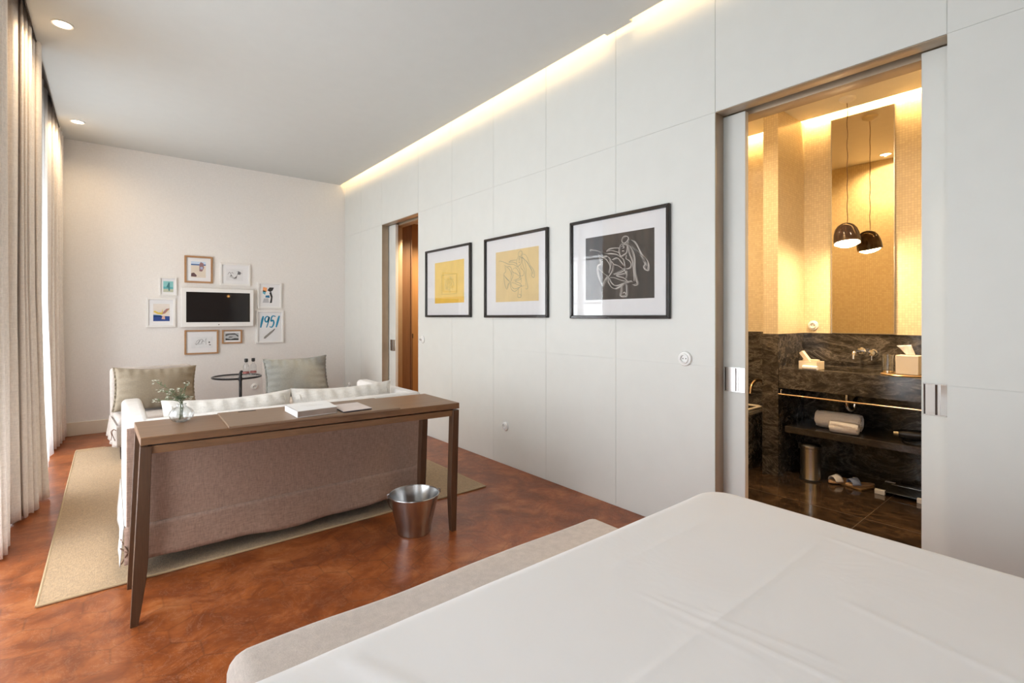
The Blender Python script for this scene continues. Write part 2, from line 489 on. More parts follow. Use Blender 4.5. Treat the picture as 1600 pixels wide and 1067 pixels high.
# panelled wall: separate lacquered panels with open joints over a dark backing
m = MB(); g = 0.0014
ycuts = [YB, -0.35, 0.427, 1.400, 2.091, 2.764, 3.432, 4.106, 4.786, 5.705, 6.35, YF]
zcuts = [0.012, 0.975, ZD, ZT]
for i in range(len(ycuts) - 1):
    a, b = ycuts[i], ycuts[i + 1]
    opening = (a, b) in (BD, CD)
    for j in range(3):
        if opening and j < 2: continue
        m.box(XW, XW + 0.004, a + g, b - g, zcuts[j] + g, zcuts[j + 1] - g)
struct('wall_right', m, 'panel', smooth=False)
m = MB(); rs = [(YB, BD[0]), (BD[1], CD[0]), (CD[1], YF)]
for a, b in rs:
    m.box(XW + 0.004, XW + 0.085, a, b, 0, ZD)
for a, b in (BD, CD): pass
m.box(XW + 0.004, XW + 0.085, YB, YF, ZD, ZT)
struct('wall_backing', m, 'panel', smooth=False)
m = MB()   # inner skin of the wall, bathroom side
for a, b in rs: m.box(2.745, 2.86, a, b, 0, ZD)
m.box(2.745, 2.86, YB, YF, ZD, ZT); struct('wall_inner', m, 'tile', smooth=False)
# linings of the two openings
n = 0
for a, b in (BD, CD):
    n += 1
    m = MB()
    m.box(XW + 0.001, XW + 0.085, a + 0.001, b - 0.001, ZD - 0.004, ZD + 0.0005)
    m.box(XW + 0.001, XW + 0.085, b - 0.003, b + 0.0005, 0, ZD - 0.004)
    m.box(2.738, 2.745, a, b, ZD - 0.012, ZD + 0.03)
    m.box(2.745, 2.862, a + 0.001, b - 0.001, ZD - 0.004, ZD + 0.0005)
    m.box(2.745, 2.862, b - 0.004, b + 0.0005, 0, ZD); m.box(2.745, 2.862, a - 0.0005, a + 0.004, 0, ZD)
    struct('trim_%d' % n, m, 'jamb', bevel=0.001, smooth=False)


def sliding_door(n, y0, y1, hy0, hy1, hz0=0.835, hz1=0.970, grip=0.55):
    d = MB().box(XS, XS + 0.036, y0, y1, 0.008, ZD - 0.006)
    o = struct('door_%d' % n, d, 'panel', bevel=0.002)
    h = MB(); x = XS
    h.box(x - 0.003, x, hy0, hy1, hz0, hz1)
    p = obj('handle_plate', h, 'chrome', o, bevel=0.001)
    r_ = MB(); yc = hy0 + (hy1 - hy0) * grip
    r_.box(x - 0.007, x - 0.003, yc - 0.004, yc + 0.004, hz0 + 0.002, hz1 - 0.002)
    r_.box(x - 0.006, x - 0.003, hy0, hy1, hz1 - 0.004, hz1); r_.box(x - 0.006, x - 0.003, hy0, hy1, hz0, hz0 + 0.004)
    obj('grip', r_, 'steel', p)
    s = MB().box(x - 0.0045, x - 0.0035, yc + 0.006, hy1 - 0.006 if grip < 0.5 else hy1 - 0.012, hz0 + 0.006, hz1 - 0.006)
    obj('recess', s, 'steel', p)
    s = MB().box(x - 0.0062, x - 0.003, yc + 0.004, yc + 0.012, hz0 + 0.004, hz1 - 0.004); s.box(x - 0.0062, x - 0.003, hy1 - 0.008, hy1 - 0.003, hz0 + 0.004, hz1 - 0.004)
    obj('edge_line', s, 'shade', p)
    return o


sliding_door(1, 1.279, 1.90, 1.279, 1.393, grip=0.36)
sliding_door(2, -0.20, 0.526, 0.430, 0.520, grip=0.42)
sliding_door(3, 5.53, 6.10, 5.535, 5.66, grip=0.5)
# edge strips of the leading door edges
# ------------------------------------------------------------------ bathroom shell
XB = 4.57; ZBC = 2.89; YN = 1.677
m = MB().box(2.88, XB + 0.1, -0.6, 3.2, -0.06, 0.0)
struct('floor_bathroom', m, 'marblefloor', smooth=False)
m = MB().box(2.86, 4.50, -0.6, 3.2, ZBC, ZBC + 0.02); m.box(2.86, XB + 0.1, -0.6, 3.2, ZBC + 0.14, ZBC + 0.18); m.box(4.42, 4.43, -0.6, 3.2, ZBC + 0.02, ZBC + 0.14)
struct('ceiling_bathroom', m, 'white', smooth=False)
ZM = 1.115
m = MB().box(XB, XB + 0.1, -0.6, 3.2, ZM, ZBC + 0.14); m.box(4.06, XB, YN, YN + 0.113, ZM, ZBC)
m.box(2.86, XB, 3.1, 3.2, ZM, ZBC); m.box(2.86, XB, -0.6, -0.5, ZM, ZBC)
struct('wall_bathroom', m, 'tile', smooth=False)
m = MB().box(XB - 0.004, XB + 0.1, -0.6, 3.2, 0, ZM); m.box(4.054, XB, YN - 0.004, YN + 0.117, 0, ZM)
m.box(2.86, XB, 3.09, 3.2, 0, ZM); m.box(2.86, XB, -0.6, -0.49, 0, ZM)
struct('wall_marble', m, 'marble', smooth=False)
m = MB().box(XB - 0.002, XB - 0.0005, 1.70, 3.1, ZBC - 0.03, ZBC + 0.0)
# floor joint strips (marble slabs meet)
m = MB(); m.box(2.88, XB, 0.985, 0.989, 0, 0.0006); m.box(3.62, 3.624, -0.5, 3.1, 0, 0.0006); m.box(2.88, XB, 1.90, 1.904, 0, 0.0006)
struct('trim_3', m, paint((0.05, 0.032, 0.02)), smooth=False)
# closet corridor behind the far doorway
m = MB().box(2.88, 4.2, 4.3, 6.6, -0.06, 0)
struct('floor_corridor', m, 'orangewood', smooth=False)
m = MB().box(2.86, 4.2, 5.98, 6.04, 0, 2.5)
struct('wall_corridor', m, 'orangewood', smooth=False)
m = MB().box(4.1, 4.2, 4.3, 6.0, 0, 2.5); m.box(2.86, 4.2, 4.2, 4.3, 0, 2.5)
struct('wall_corridor_side', m, 'orangewood', smooth=False)
m = MB().box(2.86, 4.2, 4.3, 6.0, 2.5, 2.54); struct('ceiling_corridor', m, 'white', smooth=False)
m = MB().box(2.87, 3.03, 5.80, 5.98, 0, 2.46); m.box(3.03, 3.045, 5.79, 5.80, 0, 2.46)
struct('trim_4', m, 'brownwood', smooth=False)

# ------------------------------------------------------------------ cove strips
m = MB().box(2.440, 2.455, YB + 0.05, YF - 0.05, 3.25, 3.265)
tag(obj('led_strip', m, 'led'), 'warm light strip hidden above the ceiling edge along the panelled wall', 'light strip')
m = MB().box(4.432, 4.445, -0.4, 3.0, ZBC + 0.03, ZBC + 0.045)
tag(obj('led_strip', m, 'ledbath'), 'warm light strip in the ceiling gap over the bathroom vanity', 'light strip')


# ------------------------------------------------------------------ recessed lamps
def spot(name, loc, power, size=80, color=WARM, r=0.04):
    l = bpy.data.lights.new(name, 'SPOT'); l.energy = power; l.color = color; l.spot_size = R(size); l.spot_blend = 0.7; l.shadow_soft_size = r
    o = bpy.data.objects.new(name, l); COL.objects.link(o); o.location = loc
    return o


def downlight(x, y, z, label, power=28, group=None):
    t = thing('recessed_ceiling_light', label, 'ceiling light', (x, y, z), 0, group)
    obj('trim_ring', MB().lathe([(0.045, 0.0), (0.056, 0.0), (0.058, -0.004), (0.052, -0.006), (0.045, -0.003)], n=36, cap=False), 'white', t)
    obj('lens', MB().lathe([(0.0005, -0.002), (0.045, -0.003), (0.045, 0.0), (0.0005, 0.001)], n=36, cap=False), 'lamp', t)
    s = spot('downlight_beam', (x, y, z - 0.012), power, 160, (1.0, 0.74, 0.46)); s.data.spot_blend = 1.0; s.data.shadow_soft_size = 0.006; s.location.z = z - 0.013
    return t


downlight(-0.235, 4.235, ZC, 'recessed ceiling light nearest the camera beside the curtains', 26)
downlight(-0.240, 6.26, ZC, 'recessed ceiling light near the far wall beside the curtains', 26)
downlight(3.05, 1.47, ZBC, 'recessed bathroom ceiling light seen only in the tall mirror', 120)
downlight(3.55, 0.15, ZBC, 'added unseen fill light in the bathroom ceiling over the hidden end of the vanity', 100)  # fill lamp added out of view to brighten the tiles
downlight(3.55, 2.50, ZBC, 'added unseen fill light in the bathroom ceiling over the bathtub', 85)  # another added lamp, also there only to lift the tile brightness

# ------------------------------------------------------------------ curtains
def curtain(name, path, mat, label, cat, group=None, ztop=3.27, zbot=0.012, xt=-0.46, k=7, taper=0.30, thick=0.003, flare=None):
    pts = spline([(x, y, 0) for x, y in path], k)
    rows = []; nz = 40
    for i in range(nz + 1):
        z = zbot + (ztop - zbot) * i / nz; t = i / nz
        row = []
        for j, p in enumerate(pts):
            s = 1 - taper * min(1.0, t * 2.3) ** 0.85
            wob = 0.006 * math.sin(j * 0.35 + z * 1.7) * (1 - t)
            x = xt + (p.x - xt) * s + wob; y = p.y
            if flare: x += flare(z, p.y)
            row.append((x, y, z + (0.004 * math.sin(j * 0.5) if i == 0 else 0)))
        rows.append(row)
    o = obj(name, MB().grid(rows), mat, None, solid=thick, angle=80)
    tag(o, label, cat, group)
    # hem stitched near the bottom
    return o


CG = None
pa = [(-0.50, 3.58), (-0.43, 3.60), (-0.49, 3.63), (-0.42, 3.66), (-0.49, 3.72), (-0.42, 3.80), (-0.51, 3.90), (-0.468, 3.98), (-0.475, 4.03), (-0.53, 4.12), (-0.505, 4.19), (-0.478, 4.20), (-0.455, 4.185), (-0.432, 4.20), (-0.428, 4.235), (-0.462, 4.30),
      (-0.430, 4.30), (-0.408, 4.255), (-0.396, 4.275), (-0.425, 4.35), (-0.392, 4.315), (-0.380, 4.335), (-0.410, 4.41), (-0.374, 4.375), (-0.362, 4.40), (-0.40, 4.47), (-0.46, 4.50)]
curtain('curtain', pa, 'curtain', 'heavy beige linen curtain at the photo edge, nearest one, in deep folds', 'curtain')
pb = [(-0.47, 4.53), (-0.41, 4.545), (-0.375, 4.56), (-0.362, 4.59), (-0.385, 4.64), (-0.350, 4.595), (-0.326, 4.62), (-0.330, 4.67), (-0.39, 4.73), (-0.44, 4.75)]
curtain('curtain', pb, 'curtain', 'narrow beige linen curtain fold ending at the bright gap of sheer fabric', 'curtain')
pc = [(-0.47, 6.12), (-0.420, 6.20), (-0.455, 6.28), (-0.395, 6.29), (-0.45, 6.40), (-0.372, 6.40), (-0.43, 6.52), (-0.358, 6.54), (-0.42, 6.66), (-0.352, 6.68), (-0.42, 6.79), (-0.352, 6.85), (-0.40, 6.90)]
curtain('curtain', pc, 'curtain', 'beige linen curtain in the far corner against the papered wall', 'curtain', xt=-0.425)
pd = [(-0.48 + 0.05 * math.sin(k * 1.9), 0.75 + k * 0.055) for k in range(11)]
curtain('curtain', pd, 'curtain', 'beige linen curtain beside the bed', 'curtain')


def sheer(y0, y1, label, x0=-0.50, amp=0.022, flare=None, xt=-0.52):
    n_ = int((y1 - y0) / 0.055); path = [(x0 + amp * math.sin(k * 1.45) + 0.4 * amp * math.sin(k * 0.6), y0 + (y1 - y0) * k / n_) for k in range(n_ + 1)]
    curtain('sheer_curtain', path, 'sheer', label, 'sheer curtain', xt=xt, thick=0.0, flare=flare, k=4)


sheer(4.77, 6.05, 'white sheer curtain glowing between the two beige curtains', -0.445, 0.014, lambda z, y: 0.03 * max(0, 1 - z / 1.4) ** 1.2, xt=-0.445)
sheer(1.55, 3.54, 'white sheer curtain over the window beside the desk')
sheer(-1.0, 0.78, 'white sheer curtain over the window beside the bed')
m = MB().box(-0.53, -0.40, YB + 0.02, YF - 0.02, 3.272, ZT)
tag(obj('curtain_track', m, 'slotdark'), 'dark curtain track in the ceiling slot along the windows', 'curtain track')
m = MB().box(-0.388, -0.3845, YB, YF, ZC - 0.012, ZT)
struct('trim_5', m, 'slotdark', smooth=False)

# ------------------------------------------------------------------ rug
m = MB(); nx, ny = 60, 80
rows = []
for j in range(ny + 1):
    y = 2.93 + (6.07 - 2.93) * j / ny
    rows.append([(-0.245 + (2.135 + 0.245) * i / nx, y, 0.009 + 0.0015 * mnoise.noise(Vector((i * 0.1, j * 0.1, 0))) + (0.012 if j == ny and i < 6 else 0)) for i in range(nx + 1)])
m.grid(rows); rows0 = [[(x, y, 0.001) for x, y, z in r] for r in (rows[0], rows[-1])]
bx0, bx1, by0, by1 = -0.245, 2.135, 2.93, 6.07
m2 = MB()
rug = thing('rug', 'sand coloured sisal rug lying under the sofa and armchairs', 'rug', (0.945, 4.5, 0))
mm = MB(); mm.v = [(x - 0.945, y - 4.5, z) for x, y, z in m.v]; mm.f = m.f; mm.mi = m.mi
mm.box(bx0 - 0.945 + 0.002, bx1 - 0.945 - 0.002, by0 - 4.5 + 0.002, by1 - 4.5 - 0.002, 0.0005, 0.007)
obj('weave', mm, 'rug', rug)
e = MB(); a0, a1, b0, b1 = bx0 - 0.945, bx1 - 0.945, by0 - 4.5, by1 - 4.5
for p, q in (((a0, b0), (a1, b0)), ((a1, b0), (a1, b1)), ((a1, b1), (a0, b1)), ((a0, b1), (a0, b0))):
    e.tube([(p[0], p[1], 0.006), (q[0], q[1], 0.006)], 0.006, 8)
obj('binding', e, plain('rug_binding', (0.46, 0.34, 0.20), 0.8), rug)

# ------------------------------------------------------------------ soft shapes
def pillow_mb(W, H, T, seed=0, pinch=0.06, wr=0.006, n=44, flange=0.0, sag=0.0, pw=2.4):
    """cushion standing in the x,z plane, thickness along y, centred"""
    m = MB(); front = []; back = []
    for j in range(n + 1):
        v = -1 + 2 * j / n; rf = []; rb = []
        for i in range(n + 1):
            u = -1 + 2 * i / n
            px = u * W / 2 * (1 - pinch * (1 - v * v)); pz = v * H / 2 * (1 - pinch * (1 - u * u))
            if sag and v > 0: pz -= sag * (1 - u * u) * v
            e_ = max(0.0, (1 - abs(u) ** pw) * (1 - abs(v) ** pw)) ** 0.55
            wk = wr * (math.sin(pz * 90 + seed) * abs(u) ** 3 + math.sin(px * 80 + seed * 2) * abs(v) ** 3) + wr * 1.4 * mnoise.noise(Vector((px * 7 + seed, pz * 7, seed)))
            t = T / 2 * e_ + wk * min(1, e_ * 3)
            rf.append((px, -t - 0.0015, pz)); rb.append((px, t + 0.0015, pz))
        front.append(rf); back.append(rb)
    m.grid(front); m.grid(back)
    # close the rim
    def rim(g): return g[0] + [r[-1] for r in g[1:]] + list(reversed(g[-1][:-1])) + [r[0] for r in reversed(g[1:-1])]
    m.grid([rim(front), rim(back)], close_u=True)
    return m


# ------------------------------------------------------------------ desk behind the sofa
desk = thing('console_desk', 'long dark walnut console desk standing behind the sofa', 'desk', (0.83, 2.66, 0))
ox, oy = 0.83, 2.66


def L(p, o=(ox, oy)): return (p[0] - o[0], p[1] - o[1], p[2]) if len(p) == 3 else (p[0] - o[0], p[1] - o[1])


FL, FR, BR, BL = (0.095, 2.525), (1.563, 2.396), (1.575, 2.82), (0.088, 2.918)
cor = [L(p) for p in (FL, FR, BR, BL)]
obj('desktop', MB().hexa([(x, y, 0.721) for x, y in cor], [(x, y, 0.755) for x, y in cor]), 'wood', desk, bevel=0.003)


def lerp(a, b, t): return tuple(p + (q - p) * t for p, q in zip(a, b))


# apron: four rails set in from the top
m = MB(); cin = [lerp(c, (0, 0), 0.0) for c in cor]
cx = sum(c[0] for c in cor) / 4; cy = sum(c[1] for c in cor) / 4
ins = [(c[0] + (0.012 if c[0] < cx else -0.012), c[1] + (0.010 if c[1] < cy else -0.010)) for c in cor]
inn = [(c[0] + (0.030 if c[0] < cx else -0.030), c[1] + (0.028 if c[1] < cy else -0.028)) for c in cor]
for i in range(4):
    j = (i + 1) % 4
    m.hexa([(*ins[i], 0.681), (*ins[j], 0.681), (*inn[j], 0.681), (*inn[i], 0.681)], [(*ins[i], 0.714), (*ins[j], 0.714), (*inn[j], 0.714), (*inn[i], 0.714)])
obj('apron', m, 'wood', desk, bevel=0.001)
obj('spacer', MB().hexa([(c[0] * 0.965, c[1] * 0.90, 0.700) for c in cor], [(c[0] * 0.965, c[1] * 0.90, 0.7205) for c in cor]), 'darkfoot', desk)


def desk_leg(xo, yo, sx, sy, foot, wtop=0.040, wmid=0.048, wfoot=0.026):
    """xo,yo outer top corner; sx,sy direction inward; foot outer corner on the floor"""
    m = MB(); rows = []
    for k in range(15):
        z = 0.7145 * (1 - k / 14); t = k / 14
        ex = xo + (foot[0] - xo) * t; ey = yo + (foot[1] - yo) * t
        wd = wtop + (wmid - wtop) * min(1, t / 0.65) if t < 0.65 else wmid + (wfoot - wmid) * ((t - 0.65) / 0.35) ** 1.5
        wy = 0.045 if t < 0.65 else 0.045 - 0.012 * ((t - 0.65) / 0.35) ** 1.5
        rows.append([(ex, ey, z), (ex + sx * wd, ey, z), (ex + sx * wd, ey + sy * wy, z), (ex, ey + sy * wy, z)])
    m.grid(rows, close_u=True, cap=True)
    return obj('leg', m, 'woodleg', desk, bevel=0.002)


desk_leg(cor[0][0], cor[0][1] + 0.002, 1, 1, L((0.062, 2.497)))
desk_leg(cor[1][0] - 0.001, cor[1][1] + 0.002, -1, 1, L((1.570, 2.440)), 0.040, 0.042, 0.030)
desk_leg(cor[2][0] - 0.001, cor[2][1] - 0.002, -1, -1, L((1.573, 2.86)), 0.040, 0.042, 0.030)
desk_leg(cor[3][0] + 0.001, cor[3][1] - 0.002, 1, -1, L((0.060, 2.890)))
fl = MB(); q = [L(p) for p in ((0.407, 2.478), (1.198, 2.408), (1.222, 2.800), (0.418, 2.862))]
fl.hexa([(x, y, 0.7552) for x, y in q], [(x, y, 0.766) for x, y in q])
flap = obj('flap', fl, 'flap', desk, bevel=0.002)
s_ = MB(); a, b = L((0.505, 2.818)), L((0.585, 2.811))
s_.hexa([(a[0], a[1], 0.7655), (b[0], b[1], 0.7655), (b[0], b[1] + 0.013, 0.7655), (a[0], a[1] + 0.013, 0.7655)], [(a[0], a[1], 0.7668), (b[0], b[1], 0.7668), (b[0], b[1] + 0.013, 0.7668), (a[0], a[1] + 0.013, 0.7668)])
obj('finger_slot', s_, 'dark', flap)

# book and card on the desk
bk = thing('book', 'thick white book lying closed on the desk flap', 'book', (0.797, 2.58, 0.7665), R(0))
B = [(-0.104, -0.107), (0.092, -0.097), (0.107, 0.111), (-0.104, 0.109)]
def quad(b, z0, z1, k=1.0): return [(x * k, y * k, z0) for x, y in b], [(x * k, y * k, z1) for x, y in b]
obj('page_block', MB().hexa(*quad(B, 0.003, 0.029, 0.975)), 'pages', bk)
obj('cover', MB().hexa(*quad(B, 0.029, 0.032)).hexa(*quad(B, 0.0, 0.003)).hexa([(-0.104, -0.107, 0), (-0.100, -0.107, 0), (-0.100, 0.109, 0), (-0.104, 0.109, 0)], [(-0.104, -0.107, 0.032), (-0.100, -0.107, 0.032), (-0.100, 0.109, 0.032), (-0.104, 0.109, 0.032)]), 'paperw', bk, bevel=0.001)
m = MB()
for k, (a, b) in enumerate([(-0.05, 0.03), (-0.03, 0.05)]):
    m.box(a, b, 0.03 - k * 0.03, 0.034 - k * 0.03, 0.032, 0.0323)
obj('title_print', m, paint((0.62, 0.60, 0.60)), bk, smooth=False)
fo = thing('folder', 'thin beige card folder with a dark edge lying beside the white book', 'folder', (0.985, 2.57, 0.7665))
F_ = [(-0.074, -0.112), (0.078, -0.108), (0.085, 0.108), (-0.066, 0.106)]
obj('cover', MB().hexa(*quad(F_, 0.005, 0.0075)), 'card', fo, bevel=0.0005)
obj('inner_sheets', MB().hexa(*quad(F_, 0.0, 0.005, 0.985)), 'navy', fo)

# ------------------------------------------------------------------ vase with sprigs
def solid_glass():
    a = NT('vase_glass'); a.base((1, 1, 1), 0.0, 0, IOR=1.45, Transmission_Weight=1.0); return a.m


M['vglass'] = thin_glass('vase_glass', (0.97, 0.98, 0.98), 0.12)

vs = thing('bubble_vase', 'small round ribbed clear glass vase on the desk', 'vase', (0.262, 2.800, 0.7555))
def ribbed(prof, n=72, ribs=9, amp=0.0022):
    return [[(r * (1 + amp / max(r, 0.01) * math.cos(ribs * 2 * PI * k / n)) * math.cos(2 * PI * k / n), r * (1 + amp / max(r, 0.01) * math.cos(ribs * 2 * PI * k / n)) * math.sin(2 * PI * k / n), z) for k in range(n)] for r, z in prof]


prof = [(0.022, 0.002), (0.036, 0.008), (0.046, 0.020), (0.049, 0.034), (0.045, 0.048), (0.034, 0.060), (0.020, 0.068), (0.016, 0.075), (0.019, 0.084)]
obj('glass_body', MB().grid(ribbed(prof), close_u=True), 'vglass', vs, solid=0.002)
obj('glass_foot', MB().lathe([(0.0, 0.0), (0.024, 0.0), (0.024, 0.004), (0.0, 0.005)], n=32, cap=False), 'vglass', vs)
sp = thing('flower_sprigs', 'wispy green sprigs with small white flowers standing in the glass vase', 'flowers', (0.262, 2.800, 0.765))
random.seed(11)
tips = [(-0.095, 0.0, 0.183), (-0.085, -0.02, 0.145), (-0.095, 0.01, 0.094), (-0.04, 0.02, 0.135), (0.0, 0.02, 0.14), (0.01, -0.01, 0.112), (0.024, 0.01, 0.165), (-0.05, -0.01, 0.118), (0.03, 0.0, 0.10), (-0.02, 0.0, 0.10)]
st = MB(); lf = MB(); fl_ = []
for ti, (tx, ty, tz) in enumerate(tips):
    b0 = Vector((random.uniform(-0.01, 0.01), random.uniform(-0.01, 0.01), 0.0)); nk = Vector((random.uniform(-0.006, 0.006), 0, 0.07)); tip = Vector((tx, ty, tz))
    c = spline([b0, nk, nk.lerp(tip, 0.5) + Vector((0.0, 0, 0.014)), tip], 6)
    st.tube(c, 0.0011, 5)
    for k in range(30):
        p = c[8 + int(random.random() * (len(c) - 9))]; d = Vector((random.uniform(-1, 1), random.uniform(-1, 1), random.uniform(-0.2, 1))).normalized() * random.uniform(0.008, 0.018)
        s1 = d.cross(Vector((0, 0, 1))).normalized() * 0.0026
        lf.add([p, p + d * 0.5 + s1, p + d, p + d * 0.5 - s1, p + d * 0.5 + Vector((0, 0, 0.001))], [(0, 1, 4), (1, 2, 4), (2, 3, 4), (3, 0, 4)])
    fl_.append(tip)
obj('stems', st, 'stem', sp); obj('leaves', lf, 'leafm', sp, smooth=False)
for tip in fl_:
    f = MB()
    for k in range(9):
        c = tip + Vector((random.uniform(-0.016, 0.014), random.uniform(-0.008, 0.008), random.uniform(-0.010, 0.010)))
        for a in range(5):
            d = Vector((math.cos(a * 1.257 + k), math.sin(a * 1.257 + k) * 0.6, random.uniform(0.1, 0.6))) * 0.0062; s1 = d.cross(Vector((0.3, 0, 1))).normalized() * 0.0030
            f.add([c, c + d * 0.6 + s1, c + d, c + d * 0.6 - s1], [(0, 1, 2, 3)])
    obj('blossom', f, 'petal', sp, smooth=False)

# ------------------------------------------------------------------ sofa
SX0, SX1, SY0, SY1, SZ = 0.055, 1.632, 2.962, 3.87, 0.742
sofa = thing('sofa', 'low slipcovered linen sofa with its back to the desk', 'sofa', (0.85, 3.4, 0))
def S(x, y): return (x - 0.85, y - 3.4)
def sbox(x0, x1, y0, y1, z0, z1): return MB().box(x0 - 0.85, x1 - 0.85, y0 - 3.4, y1 - 3.4, z0, z1)
obj('seat_base', sbox(SX0 + 0.02, SX1 - 0.02, SY0 + 0.03, SY1, 0.16, 0.30), 'sofa', sofa, bevel=0.02)
obj('under_light_block', sbox(SX0 + 0.02, SX1 - 0.02, SY0 + 0.008, SY1 - 0.01, 0.083, 0.165), 'darkfoot', sofa)  # dark block added beneath the seat to keep light off the rug
obj('backrest', sbox(SX0, SX1, SY0, SY0 + 0.115, 0.20, SZ), 'sofa', sofa, bevel=0.028, seg=5)
for x0, x1 in ((SX0 - 0.002, SX0 + 0.098), (SX1 - 0.098, SX1 + 0.002)):
    obj('armrest', sbox(x0, x1, SY0 + 0.004, SY1, 0.20, SZ + 0.003), 'sofa', sofa, bevel=0.028, seg=5)
for x0, x1 in ((0.16, 0.845), (0.85, 1.535)):
    obj('seat_cushion', sbox(x0, x1, SY0 + 0.12, SY1 + 0.02, 0.30, 0.405), 'sofa', sofa, bevel=0.035, seg=4)


def skirt_mb(pts, z0, z1, wave=0.006, wl=0.16, n=60, out=0.012, bottom=None):
    """cloth skirt hanging along a polyline of x,y points"""
    P = [Vector((x, y, 0)) for x, y in pts]; rows = []
    for i in range(9):
        t = i / 8; z = z1 + (z0 - z1) * t; row = []
        tot = 0
        for s in range(len(P) - 1):
            d = P[s + 1] - P[s]; nrm = Vector((d.y, -d.x, 0)).normalized(); m_ = max(2, int(d.length / 0.02))
            for k in range(m_ + (1 if s == len(P) - 2 else 0)):
                q = P[s] + d * (k / m_); tot_ = tot + d.length * k / m_
                off = out * t + wave * t * math.sin(tot_ * 2 * PI / wl) + 0.4 * wave * t * math.sin(tot_ * 2 * PI / (wl * 0.37) + 1)
                zz = z + (bottom(tot_) * t if bottom else 0.003 * t * math.sin(tot_ * 11))
                row.append((q.x + nrm.x * off, q.y + nrm.y * off, zz))
            tot += d.length
        rows.append(row)
    return MB().grid(rows)


c = [S(SX0 - 0.004, SY0 - 0.010), S(SX1 + 0.004, SY0 - 0.010)]
obj('back_panel', sbox(SX0 + 0.004, SX1 - 0.004, SY0 - 0.006, SY0 + 0.006, 0.235, SZ - 0.022), 'sofashaded', sofa, bevel=0.004)  # thin sheet carrying the shade-darkened linen across the rear face
obj('back_skirt', skirt_mb(c, 0.078, 0.255, 0.006, 0.55, out=0.010, bottom=lambda s: 0.010 * math.sin(s * 5.2 + 0.5) + 0.004 * math.sin(s * 15)), 'sofashaded', sofa, solid=0.004)
c = [S(SX0 - 0.006, SY1), S(SX0 - 0.006, SY0 - 0.002)]
obj('side_skirt', skirt_mb(c, 0.075, 0.255, 0.004, 0.6, out=0.012), 'sofa', sofa, solid=0.004)
c = [S(SX1 + 0.006, SY0 - 0.002), S(SX1 + 0.006, SY1)]
obj('side_skirt', skirt_mb(c, 0.075, 0.255, 0.004, 0.6, out=0.012), 'sofa', sofa, solid=0.004)
for x in (SX0 + 0.035, SX1 - 0.035):
    for y in (SY0 + 0.03, SY1 - 0.05):
        xx, yy = S(x, y); obj('leg', MB().box(xx - 0.022, xx + 0.022, yy - 0.022, yy + 0.022, 0.010, 0.20), 'darkfoot', sofa, bevel=0.002)
bx_, by_ = S(SX0 + 0.012, SY0 - 0.020)
t_ = MB()
for pts in ([(-0.028, 0.03, 0.20), (-0.01, 0.0, 0.165), (0.01, -0.004, 0.140), (0.040, -0.002, 0.205)], [(-0.026, 0.02, 0.085), (-0.012, 0.0, 0.12), (0.004, -0.006, 0.145), (0.030, -0.004, 0.125), (0.052, -0.002, 0.118)], [(-0.03, 0.02, 0.16), (-0.006, -0.004, 0.142), (0.006, -0.004, 0.142)]):
    t_.tube(spline([(bx_ + p[0], by_ + p[1], p[2]) for p in pts], 6), 0.003, 6)
obj('tie', t_, 'tie', sofa)
for i, (x, wdt, rz, lab) in enumerate([(0.54, 0.66, 0.02, 'pale striped linen back cushion at the vase end of the sofa'), (1.195, 0.66, -0.02, 'pale striped linen back cushion at the panelled wall end of the sofa')]):
    t = thing('sofa_cushion', lab, 'cushion', (x, SY0 + 0.235, 0.408), rz, 'back cushions on the sofa')
    pm = pillow_mb(wdt, 0.40 if i == 0 else 0.405, 0.17, seed=3 + i * 5, pinch=0.05, wr=0.008, sag=0.012, pw=3)
    body = obj('cushion_body', pm, 'cushion', t, loc=(0, 0.0, 0.199), rot=(R(-9), 0, R(0)), angle=70)
    s_ = MB()
    for k in range(13):
        xx = -wdt / 2 * 0.86 + wdt * 0.86 * k / 12
        s_.tube(spline([(xx, -0.050, 0.120), (xx, -0.040, 0.150), (xx, -0.012, 0.172 - 0.012 * (1 - (2 * xx / wdt) ** 2)), (xx, 0.022, 0.168), (xx, 0.055, 0.135)], 4), 0.0016, 5)
    obj('stripe', s_, paint((0.52, 0.47, 0.40)), body)

